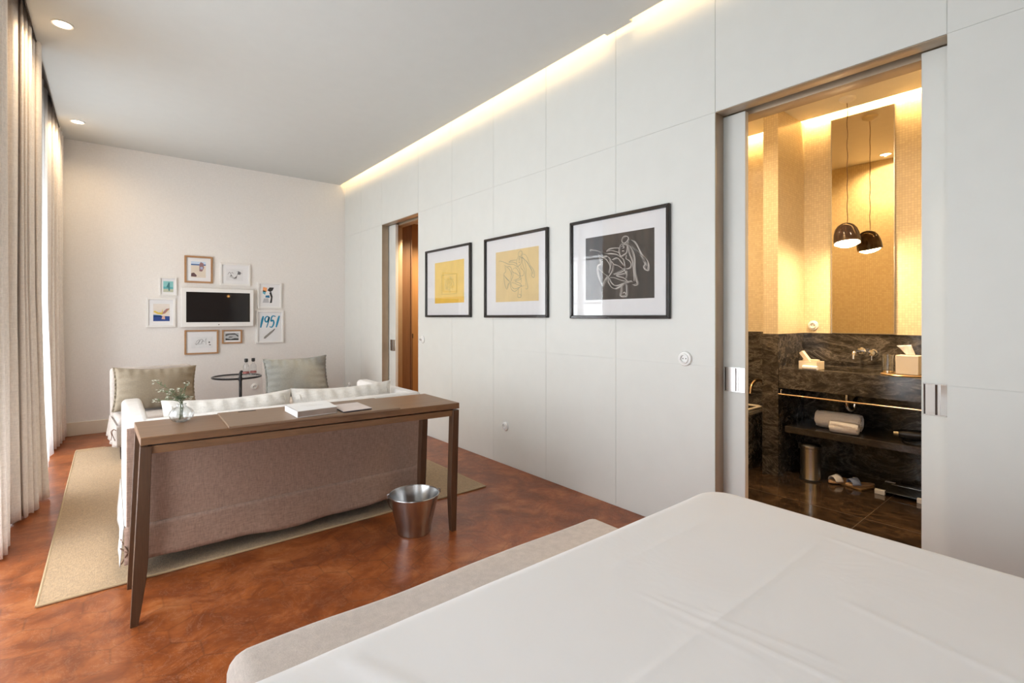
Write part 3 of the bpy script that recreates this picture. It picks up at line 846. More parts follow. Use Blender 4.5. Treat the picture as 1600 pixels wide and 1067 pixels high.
# ------------------------------------------------------------------ armchairs
def armchair(label, loc, rz, pillow_mat, pillow_label, pw_, ph_, px_=0.0, prz=0.0, proll=0.0):
    t = thing('slipper_chair', label, 'armchair', loc, rz, 'slipcovered armchairs facing the sofa')
    W, D = 0.66, 0.66
    obj('seat_base', MB().box(-W / 2, W / 2, -D / 2, D / 2, 0.20, 0.29), 'chair', t, bevel=0.02, seg=4)
    obj('seat_cushion', MB().box(-W / 2 + 0.01, W / 2 - 0.01, -D / 2, D / 2 - 0.12, 0.285, 0.350), 'chair', t, bevel=0.03, seg=4)
    b = MB(); y0, y1 = D / 2 - 0.13, D / 2
    b.hexa([(-W / 2, y0, 0.22), (W / 2, y0, 0.22), (W / 2, y1, 0.22), (-W / 2, y1, 0.22)], [(-W / 2, y0 + 0.06, 0.745), (W / 2, y0 + 0.06, 0.745), (W / 2, y1 + 0.05, 0.745), (-W / 2, y1 + 0.05, 0.745)])
    obj('backrest', b, 'chair', t, bevel=0.03, seg=4)
    sk = [(-W / 2, D / 2), (-W / 2, -D / 2), (W / 2, -D / 2), (W / 2, D / 2), (-W / 2, D / 2)]
    obj('skirt', skirt_mb(sk, 0.115, 0.30, 0.008, 0.2, out=0.022), 'chair', t, solid=0.004)
    for x in (-1, 1):
        for y in (-1, 1):
            m = MB(); cx_, cy_ = x * (W / 2 - 0.045), y * (D / 2 - 0.045)
            m.hexa([(cx_ - 0.016, cy_ - 0.016, 0), (cx_ + 0.016, cy_ - 0.016, 0), (cx_ + 0.016, cy_ + 0.016, 0), (cx_ - 0.016, cy_ + 0.016, 0)], [(cx_ - 0.024, cy_ - 0.024, 0.2), (cx_ + 0.024, cy_ - 0.024, 0.2), (cx_ + 0.024, cy_ + 0.024, 0.2), (cx_ - 0.024, cy_ + 0.024, 0.2)])
            obj('leg', m, 'darkfoot', t, bevel=0.002)
    tt = MB(); xx, yy = -W / 2 - 0.020, -D / 2 + 0.01
    for q in ([(0, 0.0, 0.27), (-0.012, -0.01, 0.245), (0.0, -0.012, 0.20), (0.012, -0.01, 0.165)], [(0, 0, 0.27), (-0.016, 0.02, 0.25), (-0.01, 0.03, 0.21), (-0.016, 0.035, 0.17)], [(0, 0, 0.27), (0.02, -0.012, 0.255), (0.03, -0.014, 0.225)]):
        tt.tube(spline([(xx + p[0], yy + p[1], p[2]) for p in q], 5), 0.0028, 6)
    obj('tie', tt, 'tie', t)
    p = thing('lumbar_pillow', pillow_label, 'pillow', (loc[0] + px_, loc[1] - 0.0, loc[2] + 0.352), rz + prz)
    body = obj('pillow_body', pillow_mb(pw_, ph_, 0.20, seed=loc[0] * 9, pinch=0.06, wr=0.007, n=60, sag=0.012), pillow_mat, p, loc=(0, 0.075, ph_ / 2 - 0.005), rot=(R(-13), proll, 0), angle=75)
    n_ = 40
    for s in (-1, 1):
        fr = MB()
        rows = []
        for k in range(n_ + 1):
            v = -1 + 2 * k / n_; x0 = s * pw_ / 2 * (1 - 0.06 * (1 - v * v)); z0 = v * ph_ / 2 * 0.995
            rows.append([(x0 - s * 0.012, 0.003 * math.sin(k * 2.3), z0), (x0 + s * 0.004, 0.006 * math.sin(k * 1.9), z0), (x0 + s * 0.014, 0.010 * math.sin(k * 1.7 + 1), z0 + 0.003 * math.sin(k))])
        fr.grid(rows)
        obj('flange', fr, pillow_mat, body, solid=0.002, angle=80)
    return t


armchair('slipcovered armchair beside the curtains with a taupe pillow', (0.350, 5.79, 0.0125), R(4), 'taupe', 'large taupe linen pillow on the armchair beside the curtains', 0.64, 0.415, 0.0, 0, R(2))
armchair('slipcovered armchair near the corridor doorway with a grey pillow', (1.665, 5.80, 0.0125), R(0), 'greylinen', 'grey linen pillow on the armchair nearest the corridor doorway', 0.665, 0.44, -0.02, 0, R(-1))

# ------------------------------------------------------------------ side table and bottles
tb = thing('tubular_side_table', 'round black tubular side table with glass top by the far wall', 'side table', (1.125, 6.36, 0))
c = [(0.245 * math.cos(2 * PI * k / 64), 0.245 * math.sin(2 * PI * k / 64), 0.565) for k in range(65)]
obj('top_ring', MB().tube(c, 0.011, 10, cap=False), 'black', tb)
obj('glass_top', MB().lathe([(0.0, 0.562), (0.236, 0.562), (0.236, 0.568), (0.0, 0.568)], n=64, cap=False), 'glass', tb)
obj('pole', MB().tube([(-0.012, -0.262, 0.012), (-0.012, -0.262, 0.63), (-0.006, -0.262, 0.645), (0.008, -0.262, 0.648)], 0.015, 14), 'black', tb)
obj('clamp', MB().box(-0.03, 0.006, -0.272, -0.235, 0.545, 0.585), 'black', tb, bevel=0.004)
b = [(0.22 * math.cos(a), 0.22 * math.sin(a), 0.012) for a in [R(-95) + R(350) * k / 48 for k in range(49)]]
obj('base_ring', MB().tube([(-0.012, -0.262, 0.012)] + b, 0.012, 10), 'black', tb)
for i, (dx, dy, lab) in enumerate([(0.085, -0.05, 'small clear bottle with black stopper on the side table, next to the pole'), (0.165, -0.02, 'small clear bottle with black stopper on the side table, next to the armchair')]):
    bt = thing('water_bottle', lab, 'bottle', (1.125 + dx, 6.36 + dy, 0.5685), 0, 'bottles on the side table')
    pr = [(0.0, 0.0), (0.031, 0.0), (0.033, 0.006), (0.033, 0.105), (0.029, 0.125), (0.016, 0.142), (0.014, 0.160), (0.016, 0.168)]
    obj('glass_body', MB().lathe(pr, n=28, cap=False), 'vglass', bt)
    obj('stopper', MB().lathe([(0.0, 0.160), (0.013, 0.162), (0.019, 0.170), (0.019, 0.202), (0.0, 0.204)], n=20, cap=False), 'cap', bt)
    obj('label_band', MB().lathe([(0.0335, 0.032), (0.0338, 0.034), (0.0338, 0.052), (0.0335, 0.054)], n=28, cap=False), 'labelred', bt)

# ------------------------------------------------------------------ bucket
bu = thing('metal_bucket', 'galvanised metal bucket used as a wastebasket on the floor by the desk leg', 'bucket', (1.372, 2.585, 0))
H_ = 0.222; rt, rb = 0.143, 0.094
pr = [(0.0, 0.010), (rb - 0.004, 0.010), (rb, 0.0), (rb + 0.002, 0.004), (rb + 0.003, 0.010)] + [(rb + (rt - rb) * k / 8, 0.01 + (H_ - 0.01) * k / 8) for k in range(1, 9)]
pr2 = pr + [(rt - 0.003, H_ - 0.001)] + [(rb + (rt - rb) * k / 8 - 0.003, 0.012 + (H_ - 0.012) * k / 8) for k in range(7, -1, -1)] + [(0.0, 0.013)]
obj('bucket_body', MB().lathe(pr2, n=64, cap=False), 'zinc', bu)
obj('rim', MB().tube([(rt * math.cos(2 * PI * k / 64), rt * math.sin(2 * PI * k / 64), H_) for k in range(65)], 0.0035, 8, cap=False), 'zinc', bu)
for s in (0, 1):
    a = R(-20) + PI * s; ux, uy = math.cos(a), math.sin(a)
    m = MB(); m.tube([(ux * (rt + 0.001), uy * (rt + 0.001), H_ - 0.012), (ux * (rt + 0.010), uy * (rt + 0.010), H_ - 0.008), (ux * (rt + 0.008), uy * (rt + 0.008), H_ + 0.010), (ux * (rt - 0.002), uy * (rt - 0.002), H_ + 0.012)], 0.004, 8)
    obj('ear', m, 'zinc', bu)
a0 = R(-20); pts = []
for k in range(25):
    th = PI * k / 24; d = rt + 0.006
    px, py = d * math.cos(th), 0.0
    dn = math.sin(th) * 0.15
    q = Vector((px, -math.sin(th) * (rt - 0.02), H_ - dn * 1.15))
    rad = math.hypot(q.x, q.y); lim = rb + (rt - rb) * max(0, q.z) / H_ + 0.006
    if rad < lim: q.x *= lim / rad; q.y *= lim / rad
    pts.append((q.x * math.cos(a0) - q.y * math.sin(a0), q.x * math.sin(a0) + q.y * math.cos(a0), q.z))
pts2 = [(-p[0], -p[1], p[2]) for p in pts]
obj('bail_handle', MB().tube(pts2, 0.0022, 6), 'zinc', bu)

# ------------------------------------------------------------------ bed and bench
bed = thing('bed', 'large bed made with a smooth white sheet in the foreground', 'bed', (0.9, -0.1, 0))
bx0, bx1, by0, by1, bz = 0.035, 1.765, -1.10, 0.985, 0.622
def crease(p, a, b, w_=0.007):
    d = (b[0] - a[0], b[1] - a[1]); l2 = d[0] ** 2 + d[1] ** 2; t = max(0, min(1, ((p[0] - a[0]) * d[0] + (p[1] - a[1]) * d[1]) / l2))
    e2 = (p[0] - a[0] - d[0] * t) ** 2 + (p[1] - a[1] - d[1] * t) ** 2
    return math.exp(-e2 / (w_ * w_)) * min(1, 8 * t * (1 - t) + 0.15)


CR = [((1.578, 0.522), (0.62, 0.520), 0.0022, 0.007), ((0.93, 0.70), (0.975, 0.25), 0.0016, 0.006), ((0.955, 0.66), (1.02, 0.30), 0.0012, 0.006), ((0.905, 0.60), (0.92, 0.40), 0.001, 0.006),
      ((1.578, 0.522), (1.562, 0.28), 0.0016, 0.008), ((1.47, 0.80), (0.90, 0.797), 0.0016, 0.010), ((1.26, 0.40), (1.20, 0.05), 0.0014, 0.012), ((0.33, 0.90), (0.42, 0.70), 0.004, 0.02), ((0.24, 0.90), (0.30, 0.66), 0.003, 0.015), ((0.14, 0.92), (0.20, 0.74), 0.004, 0.015), ((0.09, 0.88), (0.16, 0.66), 0.004, 0.014),
      ((1.0, 0.52), (0.99, 0.56), 0.001, 0.006)]
inset = 0.13; rr = 0.075
qx0, qx1, qy0, qy1 = bx0 + inset, bx1 - inset, by0 + inset, by1 - inset
dside = inset - rr + rr * PI / 2 + 0.28
def axis_pts(a, b, fine_a, fine_b, coarse, fine):
    out = []; v = a
    while v < b:
        out.append(v); v += fine if fine_a < v < fine_b else coarse
    out.append(b); return out


US = axis_pts(qx0 - dside, qx1 + dside, 0.0, 1.72, 0.02, 0.0075); VS = axis_pts(qy0 - dside, qy1 + dside, 0.2, 0.98, 0.02, 0.0075)
rows = []
for v in VS:
    row = []
    for u in US:
        q0 = min(max(u, qx0), qx1), min(max(v, qy0), qy1); dx, dy = u - q0[0], v - q0[1]; d = max(abs(dx), abs(dy)) if dx and dy else math.hypot(dx, dy)
        if dx and dy:
            l = math.hypot(dx, dy); nx_, ny_ = dx / l, dy / l
        elif d: nx_, ny_ = dx / d, dy / d
        else: nx_ = ny_ = 0
        if d <= inset - rr: g_, dz = d, 0
        elif d <= inset - rr + rr * PI / 2:
            a = (d - inset + rr) / rr; g_ = inset - rr + rr * math.sin(a); dz = rr * (1 - math.cos(a))
        else:
            g_ = inset; dz = rr + (d - (inset - rr + rr * PI / 2))
        x, y = q0[0] + nx_ * g_, q0[1] + ny_ * g_
        z = bz - dz
        if dz < 0.03:
            z += 1.05 * sum(h_ * crease((x, y), a_, b_, w_) for a_, b_, h_, w_ in CR)
            z += 0.0035 * mnoise.noise(Vector((x * 2.6, y * 2.6, 0.3))) + 0.0012 * mnoise.noise(Vector((x * 8, y * 8, 2)))
        else:
            wv = 0.004 * math.sin((x + y) * 14) * min(1, dz * 6); x += nx_ * wv; y += ny_ * wv
        row.append((x - 0.9, y + 0.1, z))
    rows.append(row)
obj('bed_sheet', MB().grid(rows), 'sheet', bed, angle=80)
obj('mattress', MB().box(bx0 + 0.025 - 0.9, bx1 - 0.025 - 0.9, by0 + 0.025 + 0.1, by1 - 0.025 + 0.1, 0.30, 0.55), 'sheet', bed, bevel=0.04)
obj('bed_base', MB().box(bx0 + 0.02 - 0.9, bx1 - 0.02 - 0.9, by0 + 0.02 + 0.1, by1 - 0.02 + 0.1, 0.06, 0.30), 'bench', bed, bevel=0.01)
for x in (-0.75, 0.75):
    for y in (-0.85, 0.9): obj('leg', MB().box(x - 0.03, x + 0.03, y - 0.03, y + 0.03, 0, 0.06), 'darkfoot', bed)
obj('headboard', MB().box(-0.95, 0.95, -1.12, -1.02, 0.06, 1.10), 'bench', bed, bevel=0.02)

be = thing('bed_bench', 'low beige upholstered bench at the foot of the bed', 'bench', (0.91, 1.215, 0))
rows = []; nX, nY = 70, 24; w2, d2 = 0.690, 0.205
def rbox(w2, d2, z0, z1, r, nx=60, ny=24):
    """soft upholstered slab built from unrolled grid"""
    m = MB(); ins_ = r * 1.0; rows = []
    dd = r * PI / 2 + (z1 - z0 - r)
    us = [-w2 + r - dd + (2 * (w2 - r) + 2 * dd) * i / nx for i in range(nx + 1)]; vs_ = [-d2 + r - dd + (2 * (d2 - r) + 2 * dd) * j / ny for j in range(ny + 1)]
    for v in vs_:
        row = []
        for u in us:
            qx, qy = min(max(u, -w2 + r), w2 - r), min(max(v, -d2 + r), d2 - r); dx, dy = u - qx, v - qy
            d = max(abs(dx), abs(dy)) if dx and dy else abs(dx) + abs(dy); l = math.hypot(dx, dy) or 1; nx_, ny_ = dx / l, dy / l
            if d <= r * PI / 2: g_ = r * math.sin(d / r); dz = r * (1 - math.cos(d / r))
            else: g_ = r; dz = r + d - r * PI / 2
            x, y, z = qx + nx_ * g_, qy + ny_ * g_, z1 - dz
            z += 0.004 * mnoise.noise(Vector((x * 4, y * 4, 1))) + 0.003 * math.sin(x * 9)
            row.append((x, y, z))
        rows.append(row)
    return m.grid(rows)


obj('upholstered_seat', rbox(w2, d2, 0.10, 0.412, 0.05, 110, 50), 'bench', be, angle=80)
for x in (-0.62, 0.62):
    for y in (-0.15, 0.15): obj('leg', MB().box(x - 0.025, x + 0.025, y - 0.025, y + 0.025, 0, 0.14), 'darkfoot', be, bevel=0.002)

# ------------------------------------------------------------------ pictures
def ribbon(m, pts, w_, y, k=4, thick=0.0006, taper=True):
    pts = spline([(p[0], 0, p[1]) for p in pts], k); n_ = len(pts); rows = []
    for i, p in enumerate(pts):
        d = pts[min(i + 1, n_ - 1)] - pts[max(i - 1, 0)]; d = Vector((d.x, 0, d.z)); d = d.normalized() if d.length > 1e-9 else Vector((1, 0, 0))
        nr = Vector((-d.z, 0, d.x)); ww = w_ * ((0.55 + 0.45 * math.sin(PI * min(1, i / max(1, n_ - 1)))) if taper else 1) / 2
        a = p + nr * ww; b = p - nr * ww
        rows.append([(a.x, y, a.z), (b.x, y, b.z), (b.x, y - thick, b.z), (a.x, y - thick, a.z)])
    m.grid(rows, close_u=True, cap=True)
    return m


def framed(name, label, loc, rz, W, H, fw, fmat, fd=0.022, pr=None, group=None, glass=False, profile=False):
    """picture standing at loc (bottom centre of the frame, back on the wall); local -y faces the room"""
    t = thing(name, label, 'picture', loc, rz, group)
    m = MB()
    outer = [(-W / 2, 0), (W / 2, 0), (W / 2, H), (-W / 2, H)]; inner = [(-W / 2 + fw, fw), (W / 2 - fw, fw), (W / 2 - fw, H - fw), (-W / 2 + fw, H - fw)]
    for i in range(4):
        j = (i + 1) % 4
        m.hexa([(outer[i][0], 0, outer[i][1]), (outer[j][0], 0, outer[j][1]), (inner[j][0], 0, inner[j][1]), (inner[i][0], 0, inner[i][1])],
               [(outer[i][0], -fd, outer[i][1]), (outer[j][0], -fd, outer[j][1]), (inner[j][0], -fd, inner[j][1]), (inner[i][0], -fd, inner[i][1])])
    obj('frame', m, fmat, t, bevel=0.004 if profile else 0.0015, seg=3)
    mt = obj('mat_board', MB().box(-W / 2 + fw, W / 2 - fw, -0.008, -0.001, fw, H - fw), 'mat', t, smooth=False)
    if glass: obj('glazing', MB().box(-W / 2 + fw, W / 2 - fw, -0.0150, -0.0140, fw, H - fw), 'glass', t, smooth=False)
    p = None
    if pr:
        x0, x1, z0, z1, c_ = pr
        p = obj('print', MB().box(x0, x1, -0.0088, -0.008, z0, z1), c_ if isinstance(c_, str) else (c_ if isinstance(c_, bpy.types.Material) else paint(c_)), mt, smooth=False)
    return t, p, mt


FIG = [[(0.556, 0.892), (0.582, 0.934), (0.626, 0.937), (0.653, 0.906), (0.635, 0.864), (0.6, 0.838), (0.564, 0.855), (0.556, 0.892)], [(0.653, 0.879), (0.723, 0.853), (0.767, 0.794), (0.794, 0.73), (0.838, 0.637), (0.899, 0.562), (0.926, 0.49), (0.921, 0.404), (0.891, 0.406), (0.864, 0.451), (0.882, 0.494), (0.847, 0.584), (0.794, 0.659), (0.741, 0.735), (0.679, 0.796), (0.617, 0.83)], [(0.644, 0.827), (0.723, 0.755), (0.776, 0.696), (0.82, 0.613), (0.864, 0.547), (0.899, 0.466)], [(0.541, 0.821), (0.52, 0.76), (0.52, 0.696), (0.547, 0.648), (0.582, 0.662), (0.626, 0.694), (0.635, 0.783), (0.617, 0.812), (0.547, 0.83)], [(0.556, 0.792), (0.582, 0.798), (0.591, 0.77), (0.568, 0.764)], [(0.561, 0.719), (0.578, 0.724), (0.594, 0.715)], [(0.547, 0.63), (0.494, 0.672), (0.423, 0.697), (0.335, 0.716), (0.247, 0.745), (0.176, 0.782), (0.088, 0.803), (0.074, 0.782)], [(0.326, 0.746), (0.37, 0.778), (0.441, 0.784), (0.52, 0.775)], [(0.326, 0.749), (0.406, 0.751), (0.494, 0.717), (0.529, 0.695)], [(0.626, 0.811), (0.679, 0.778), (0.723, 0.684), (0.741, 0.576), (0.741, 0.487), (0.744, 0.38), (0.767, 0.273), (0.78, 0.219), (0.758, 0.194), (0.723, 0.2)], [(0.626, 0.658), (0.617, 0.605), (0.653, 0.575), (0.688, 0.527), (0.684, 0.474), (0.644, 0.45), (0.6, 0.462), (0.582, 0.518)], [(0.547, 0.63), (0.582, 0.59), (0.6, 0.498), (0.591, 0.445), (0.626, 0.37), (0.617, 0.308)], [(0.212, 0.702), (0.247, 0.679), (0.273, 0.658), (0.335, 0.67), (0.388, 0.627), (0.397, 0.552), (0.388, 0.479), (0.37, 0.406)], [(0.282, 0.653), (0.326, 0.624), (0.37, 0.555), (0.392, 0.478)], [(0.423, 0.605), (0.494, 0.626), (0.556, 0.556), (0.6, 0.471), (0.591, 0.427), (0.511, 0.396), (0.441, 0.382)], [(0.406, 0.588), (0.441, 0.539), (0.511, 0.505), (0.582, 0.445)], [(0.432, 0.549), (0.423, 0.457), (0.388, 0.386), (0.362, 0.351)], [(0.226, 0.682), (0.247, 0.585), (0.238, 0.557), (0.199, 0.532), (0.203, 0.418), (0.229, 0.302), (0.273, 0.215), (0.3, 0.261), (0.344, 0.352)], [(0.226, 0.473), (0.282, 0.412), (0.344, 0.361), (0.3, 0.298), (0.282, 0.243)], [(0.205, 0.503), (0.247, 0.453), (0.326, 0.379)], [(0.362, 0.351), (0.362, 0.276), (0.397, 0.2), (0.459, 0.161), (0.529, 0.185), (0.617, 0.245), (0.705, 0.258)], [(0.37, 0.341), (0.406, 0.255), (0.476, 0.206), (0.582, 0.237), (0.653, 0.261)], [(0.388, 0.34), (0.459, 0.326), (0.547, 0.284), (0.635, 0.262), (0.582, 0.319), (0.476, 0.362), (0.617, 0.389), (0.626, 0.424)], [(0.556, 0.211), (0.556, 0.121), (0.543, 0.048), (0.582, 0.033), (0.626, 0.046), (0.631, 0.118), (0.626, 0.217)], [(0.573, 0.084), (0.6, 0.101), (0.617, 0.065)], [(0.644, 0.872), (0.661, 0.69), (0.705, 0.561), (0.723, 0.417), (0.732, 0.257)]]


def drawing(p, x0, x1, z0, z1, strokes, w_, col, name='drawing', jitter=0.0, mt=None):
    m = MB()
    for s in strokes:
        q = [(x0 + (x1 - x0) * a + random.uniform(-jitter, jitter), z0 + (z1 - z0) * b + random.uniform(-jitter, jitter)) for a, b in s]
        ribbon(m, q, w_, -0.0088)
    return obj(name, m, paint(col), mt, smooth=False)


def streak_mat():
    a = NT('dark_ink_ground'); v = a.noise(a.coords((1, 1, 0.06)), 26, 4, 0.6)
    a.base(a.ramp(v, [(0.3, (0.012, 0.010, 0.009)), (0.55, (0.035, 0.025, 0.019)), (0.8, (0.075, 0.050, 0.035))]), 0.6); return a.m


RW = -R(90)
BG = 'black-framed prints on the panelled wall'
GZ = True
# local x runs towards the camera (world -y)
t, p, mt = framed('framed_print', 'black-framed yellow print with a small square sketch, nearest the corridor doorway', (XW - 0.0005, 4.175, 1.246), RW, 0.835, 0.690, 0.022, 'blackframe', 0.026, (-0.240, 0.297, 0.140, 0.552, (0.86, 0.60, 0.16)), BG, GZ, True)
obj('print_band', MB().box(-0.240, 0.297, -0.0092, -0.0088, 0.140, 0.198), paint((0.86, 0.52, 0.07)), mt, smooth=False)
sq = MB()
for q in ([(-0.105, 0.228), (0.165, 0.228)], [(0.165, 0.228), (0.165, 0.420)], [(0.165, 0.420), (-0.105, 0.420)], [(-0.105, 0.420), (-0.105, 0.228)]): ribbon(sq, q, 0.003, -0.0088, 1, taper=False)
obj('sketch_border', sq, paint((0.50, 0.37, 0.10)), mt, smooth=False)
drawing(p, -0.08, 0.14, 0.235, 0.415, FIG, 0.0016, (0.50, 0.42, 0.16), mt=mt)
t, p, mt = framed('framed_print', 'black-framed ochre print with a grey figure sketch, middle of the three', (XW - 0.0005, 3.133, 1.243), RW, 0.815, 0.690, 0.022, 'blackframe', 0.026, (-0.252, 0.297, 0.133, 0.560, (0.76, 0.58, 0.29)), BG, GZ, True)
random.seed(5)
drawing(p, -0.245, 0.285, 0.150, 0.565, [s for s in FIG], 0.0034, (0.27, 0.27, 0.20), jitter=0.002, mt=mt)
t, p, mt = framed('framed_print', 'black-framed dark print with a white figure sketch, nearest the bathroom doorway', (XW - 0.0005, 2.082, 1.238), RW, 0.815, 0.688, 0.022, 'blackframe', 0.026, (-0.266, 0.296, 0.128, 0.560, streak_mat()), BG, GZ, True)
drawing(p, -0.266, 0.296, 0.128, 0.560, FIG, 0.0052, (0.62, 0.58, 0.54), mt=mt)
f2 = [[(a + 0.012, b - 0.008) for a, b in s] for k, s in enumerate(FIG) if k not in (4, 5, 24)]
drawing(p, -0.266, 0.296, 0.128, 0.560, f2, 0.0024, (0.42, 0.39, 0.36), name='faint_lines', jitter=0.003, mt=mt)
f3 = [[(a - 0.013, b + 0.010) for a, b in s] for k, s in enumerate(FIG) if k in (1, 2, 6, 9, 12, 14, 17, 20, 23)]
drawing(p, -0.266, 0.296, 0.128, 0.560, f3, 0.0030, (0.55, 0.52, 0.48), name='faint_lines', jitter=0.003, mt=mt)

YP = YF - 0.0005


def small(label, x0, x1, z0, z1, fw, fmat, pr, name='small_frame', fd=0.022):
    W, H = x1 - x0, z1 - z0
    return framed(name, label, ((x0 + x1) / 2, YP, z0), 0, W, H, fw, fmat, fd, pr, 'small frames around the television')


def blob(mt, pts, col, name='shape', y=-0.0088, d=0.0006):
    return obj(name, MB().prism(pts, y - d, y), paint(col), mt, smooth=False)


def rel(x0, x1, z0, z1, pts): return [(x0 + (x1 - x0) * a, z0 + (z1 - z0) * b) for a, b in pts]


# beach photograph in oak frame
t, p, mt = small('square oak frame with a beach photograph, above the television', 0.677, 0.963, 1.654, 1.973, 0.020, 'oak', (-0.078, 0.072, 0.065, 0.255, (0.72, 0.64, 0.54)))
X = (-0.078, 0.072, 0.065, 0.255)
blob(mt, rel(*X, [(0, 0.84), (1, 0.84), (1, 1), (0, 1)]), (0.55, 0.66, 0.80), 'sky_patch'); blob(mt, rel(*X, [(0, 0.76), (1, 0.76), (1, 0.84), (0, 0.84)]), (0.06, 0.13, 0.32), 'sea_patch')
blob(mt, rel(*X, [(0.56, 0.40), (0.74, 0.38), (0.88, 0.62), (0.84, 0.90), (0.66, 0.98), (0.56, 0.84)]), (0.30, 0.17, 0.18), 'figure_patch', -0.0094); blob(mt, rel(*X, [(0.62, 0.52), (0.80, 0.52), (0.80, 0.68), (0.62, 0.68)]), (0.42, 0.46, 0.62), 'figure_patch', -0.0100)
blob(mt, rel(*X, [(0.0, 0.06), (0.36, 0.04), (0.38, 0.14), (0.20, 0.30), (0.02, 0.26)]), (0.13, 0.07, 0.07), 'figure_patch', -0.0094)
# faint drawing in white frame
t, p, mt = small('white frame with a faint ink drawing, above the television', 1.040, 1.372, 1.639, 1.908, 0.020, 'wframe', (-0.10, 0.085, 0.060, 0.205, (0.74, 0.74, 0.75)))
X = (-0.10, 0.085, 0.060, 0.205)
drawing(p, *X, [[(0.1, 0.5), (0.2, 0.7), (0.3, 0.5), (0.38, 0.35)], [(0.25, 0.45), (0.4, 0.3), (0.5, 0.25), (0.62, 0.4), (0.7, 0.6)], [(0.2, 0.3), (0.35, 0.25), (0.5, 0.15), (0.65, 0.2)], [(0.62, 0.8), (0.8, 0.75), (0.95, 0.6)], [(0.3, 0.62), (0.36, 0.7), (0.42, 0.58)]], 0.005, (0.20, 0.20, 0.21), mt=mt)
blob(mt, rel(*X, [(0.66, 0.55), (0.84, 0.52), (0.88, 0.72), (0.72, 0.84)]), (0.16, 0.16, 0.17)); blob(mt, rel(*X, [(0.44, 0.18), (0.60, 0.22), (0.66, 0.38), (0.55, 0.30)]), (0.10, 0.10, 0.10)); blob(mt, rel(*X, [(0.22, 0.36), (0.34, 0.34), (0.30, 0.52)]), (0.22, 0.22, 0.22))
# teal print
t, p, mt = small('smallest white frame with a teal picture', 0.435, 0.602, 1.496, 1.705, 0.014, 'wframe', (-0.045, 0.050, 0.040, 0.165, (0.25, 0.55, 0.55)))
X = (-0.045, 0.050, 0.040, 0.165)
blob(mt, rel(*X, [(0, 0), (1, 0), (1, 0.28), (0, 0.28)]), (0.50, 0.52, 0.40)); blob(mt, rel(*X, [(0, 0.3), (1, 0.3), (1, 0.46), (0, 0.5)]), (0.12, 0.40, 0.44)); blob(mt, rel(*X, [(0.52, 0.12), (0.66, 0.12), (0.64, 0.86), (0.54, 0.92), (0.30, 0.45), (0.5, 0.4)]), (0.05, 0.20, 0.22), 'shape', -0.0094)
# hammock print
t, p, mt = small('white frame with a bright boat picture, lowest beside the television', 0.314, 0.590, 1.131, 1.467, 0.022, 'wframe', (-0.072, 0.082, 0.070, 0.268, (0.74, 0.68, 0.62)))
X = (-0.072, 0.082, 0.070, 0.268)
blob(mt, rel(*X, [(0, 0), (1, 0), (1, 0.28), (0, 0.32)]), (0.02, 0.06, 0.25)); blob(mt, rel(*X, [(0, 0.28), (0.5, 0.26), (0.5, 0.34), (0, 0.38)]), (0.08, 0.22, 0.50))
blob(mt, rel(*X, [(0.0, 0.54), (0.25, 0.42), (0.5, 0.38), (0.72, 0.44), (0.86, 0.58), (1.0, 0.72), (0.92, 0.72), (0.72, 0.60), (0.58, 0.52), (0.56, 0.72), (0.52, 0.50), (0.3, 0.50), (0.1, 0.60)]), (0.70, 0.52, 0.08), 'shape', -0.0094)
blob(mt, rel(*X, [(0.52, 0.40), (0.72, 0.46), (0.86, 0.62), (1.0, 0.74), (0.80, 0.72), (0.62, 0.56)]), (0.38, 0.20, 0.20), 'shape', -0.0100); blob(mt, rel(*X, [(0.50, 0.12), (0.72, 0.10), (0.70, 0.30), (0.56, 0.30)]), (0.66, 0.42, 0.34), 'shape', -0.0094)
# collage
t, p, mt = small('white frame with a black, orange and blue collage, beside the television', 1.456, 1.742, 1.359, 1.691, 0.020, 'wframe', None)
X = (-0.085, 0.055, 0.065, 0.275)
blob(mt, rel(*X, [(0.02, 0.72), (0.35, 0.70), (0.40, 0.95), (0.06, 1.0)]), (0.85, 0.38, 0.16)); blob(mt, rel(*X, [(0.42, 0.80), (0.60, 0.98), (0.98, 0.98), (0.86, 0.80), (0.66, 0.70)]), (0.03, 0.03, 0.03)); blob(mt, rel(*X, [(0.02, 0.62), (0.22, 0.52), (0.30, 0.74), (0.06, 0.80)]), (0.12, 0.40, 0.52))
blob(mt, rel(*X, [(0.24, 0.36), (0.62, 0.34), (0.58, 0.50), (0.28, 0.48)]), (0.04, 0.20, 0.36)); blob(mt, rel(*X, [(0.58, 0.66), (0.74, 0.72), (0.86, 0.42), (0.80, 0.04), (0.62, 0.02), (0.72, 0.36)]), (0.03, 0.03, 0.03)); blob(mt, rel(*X, [(0.02, 0.04), (0.12, 0.30), (0.50, 0.32), (0.56, 0.04)]), (0.50, 0.50, 0.52))
# year lettering
t, p, mt = small('white frame with the blue hand-lettered year 1951', 1.441, 1.766, 0.913, 1.332, 0.020, 'wframe', None)
X = (-0.115, 0.115, 0.195, 0.355); BL_ = (0.02, 0.25, 0.42)
def stroke(name, strokes, w_, col=BL_, box=X):
    m = MB()
    for s in strokes: ribbon(m, rel(*box, s), w_, -0.0082, 6)
    obj(name, m, paint(col), mt, smooth=False)


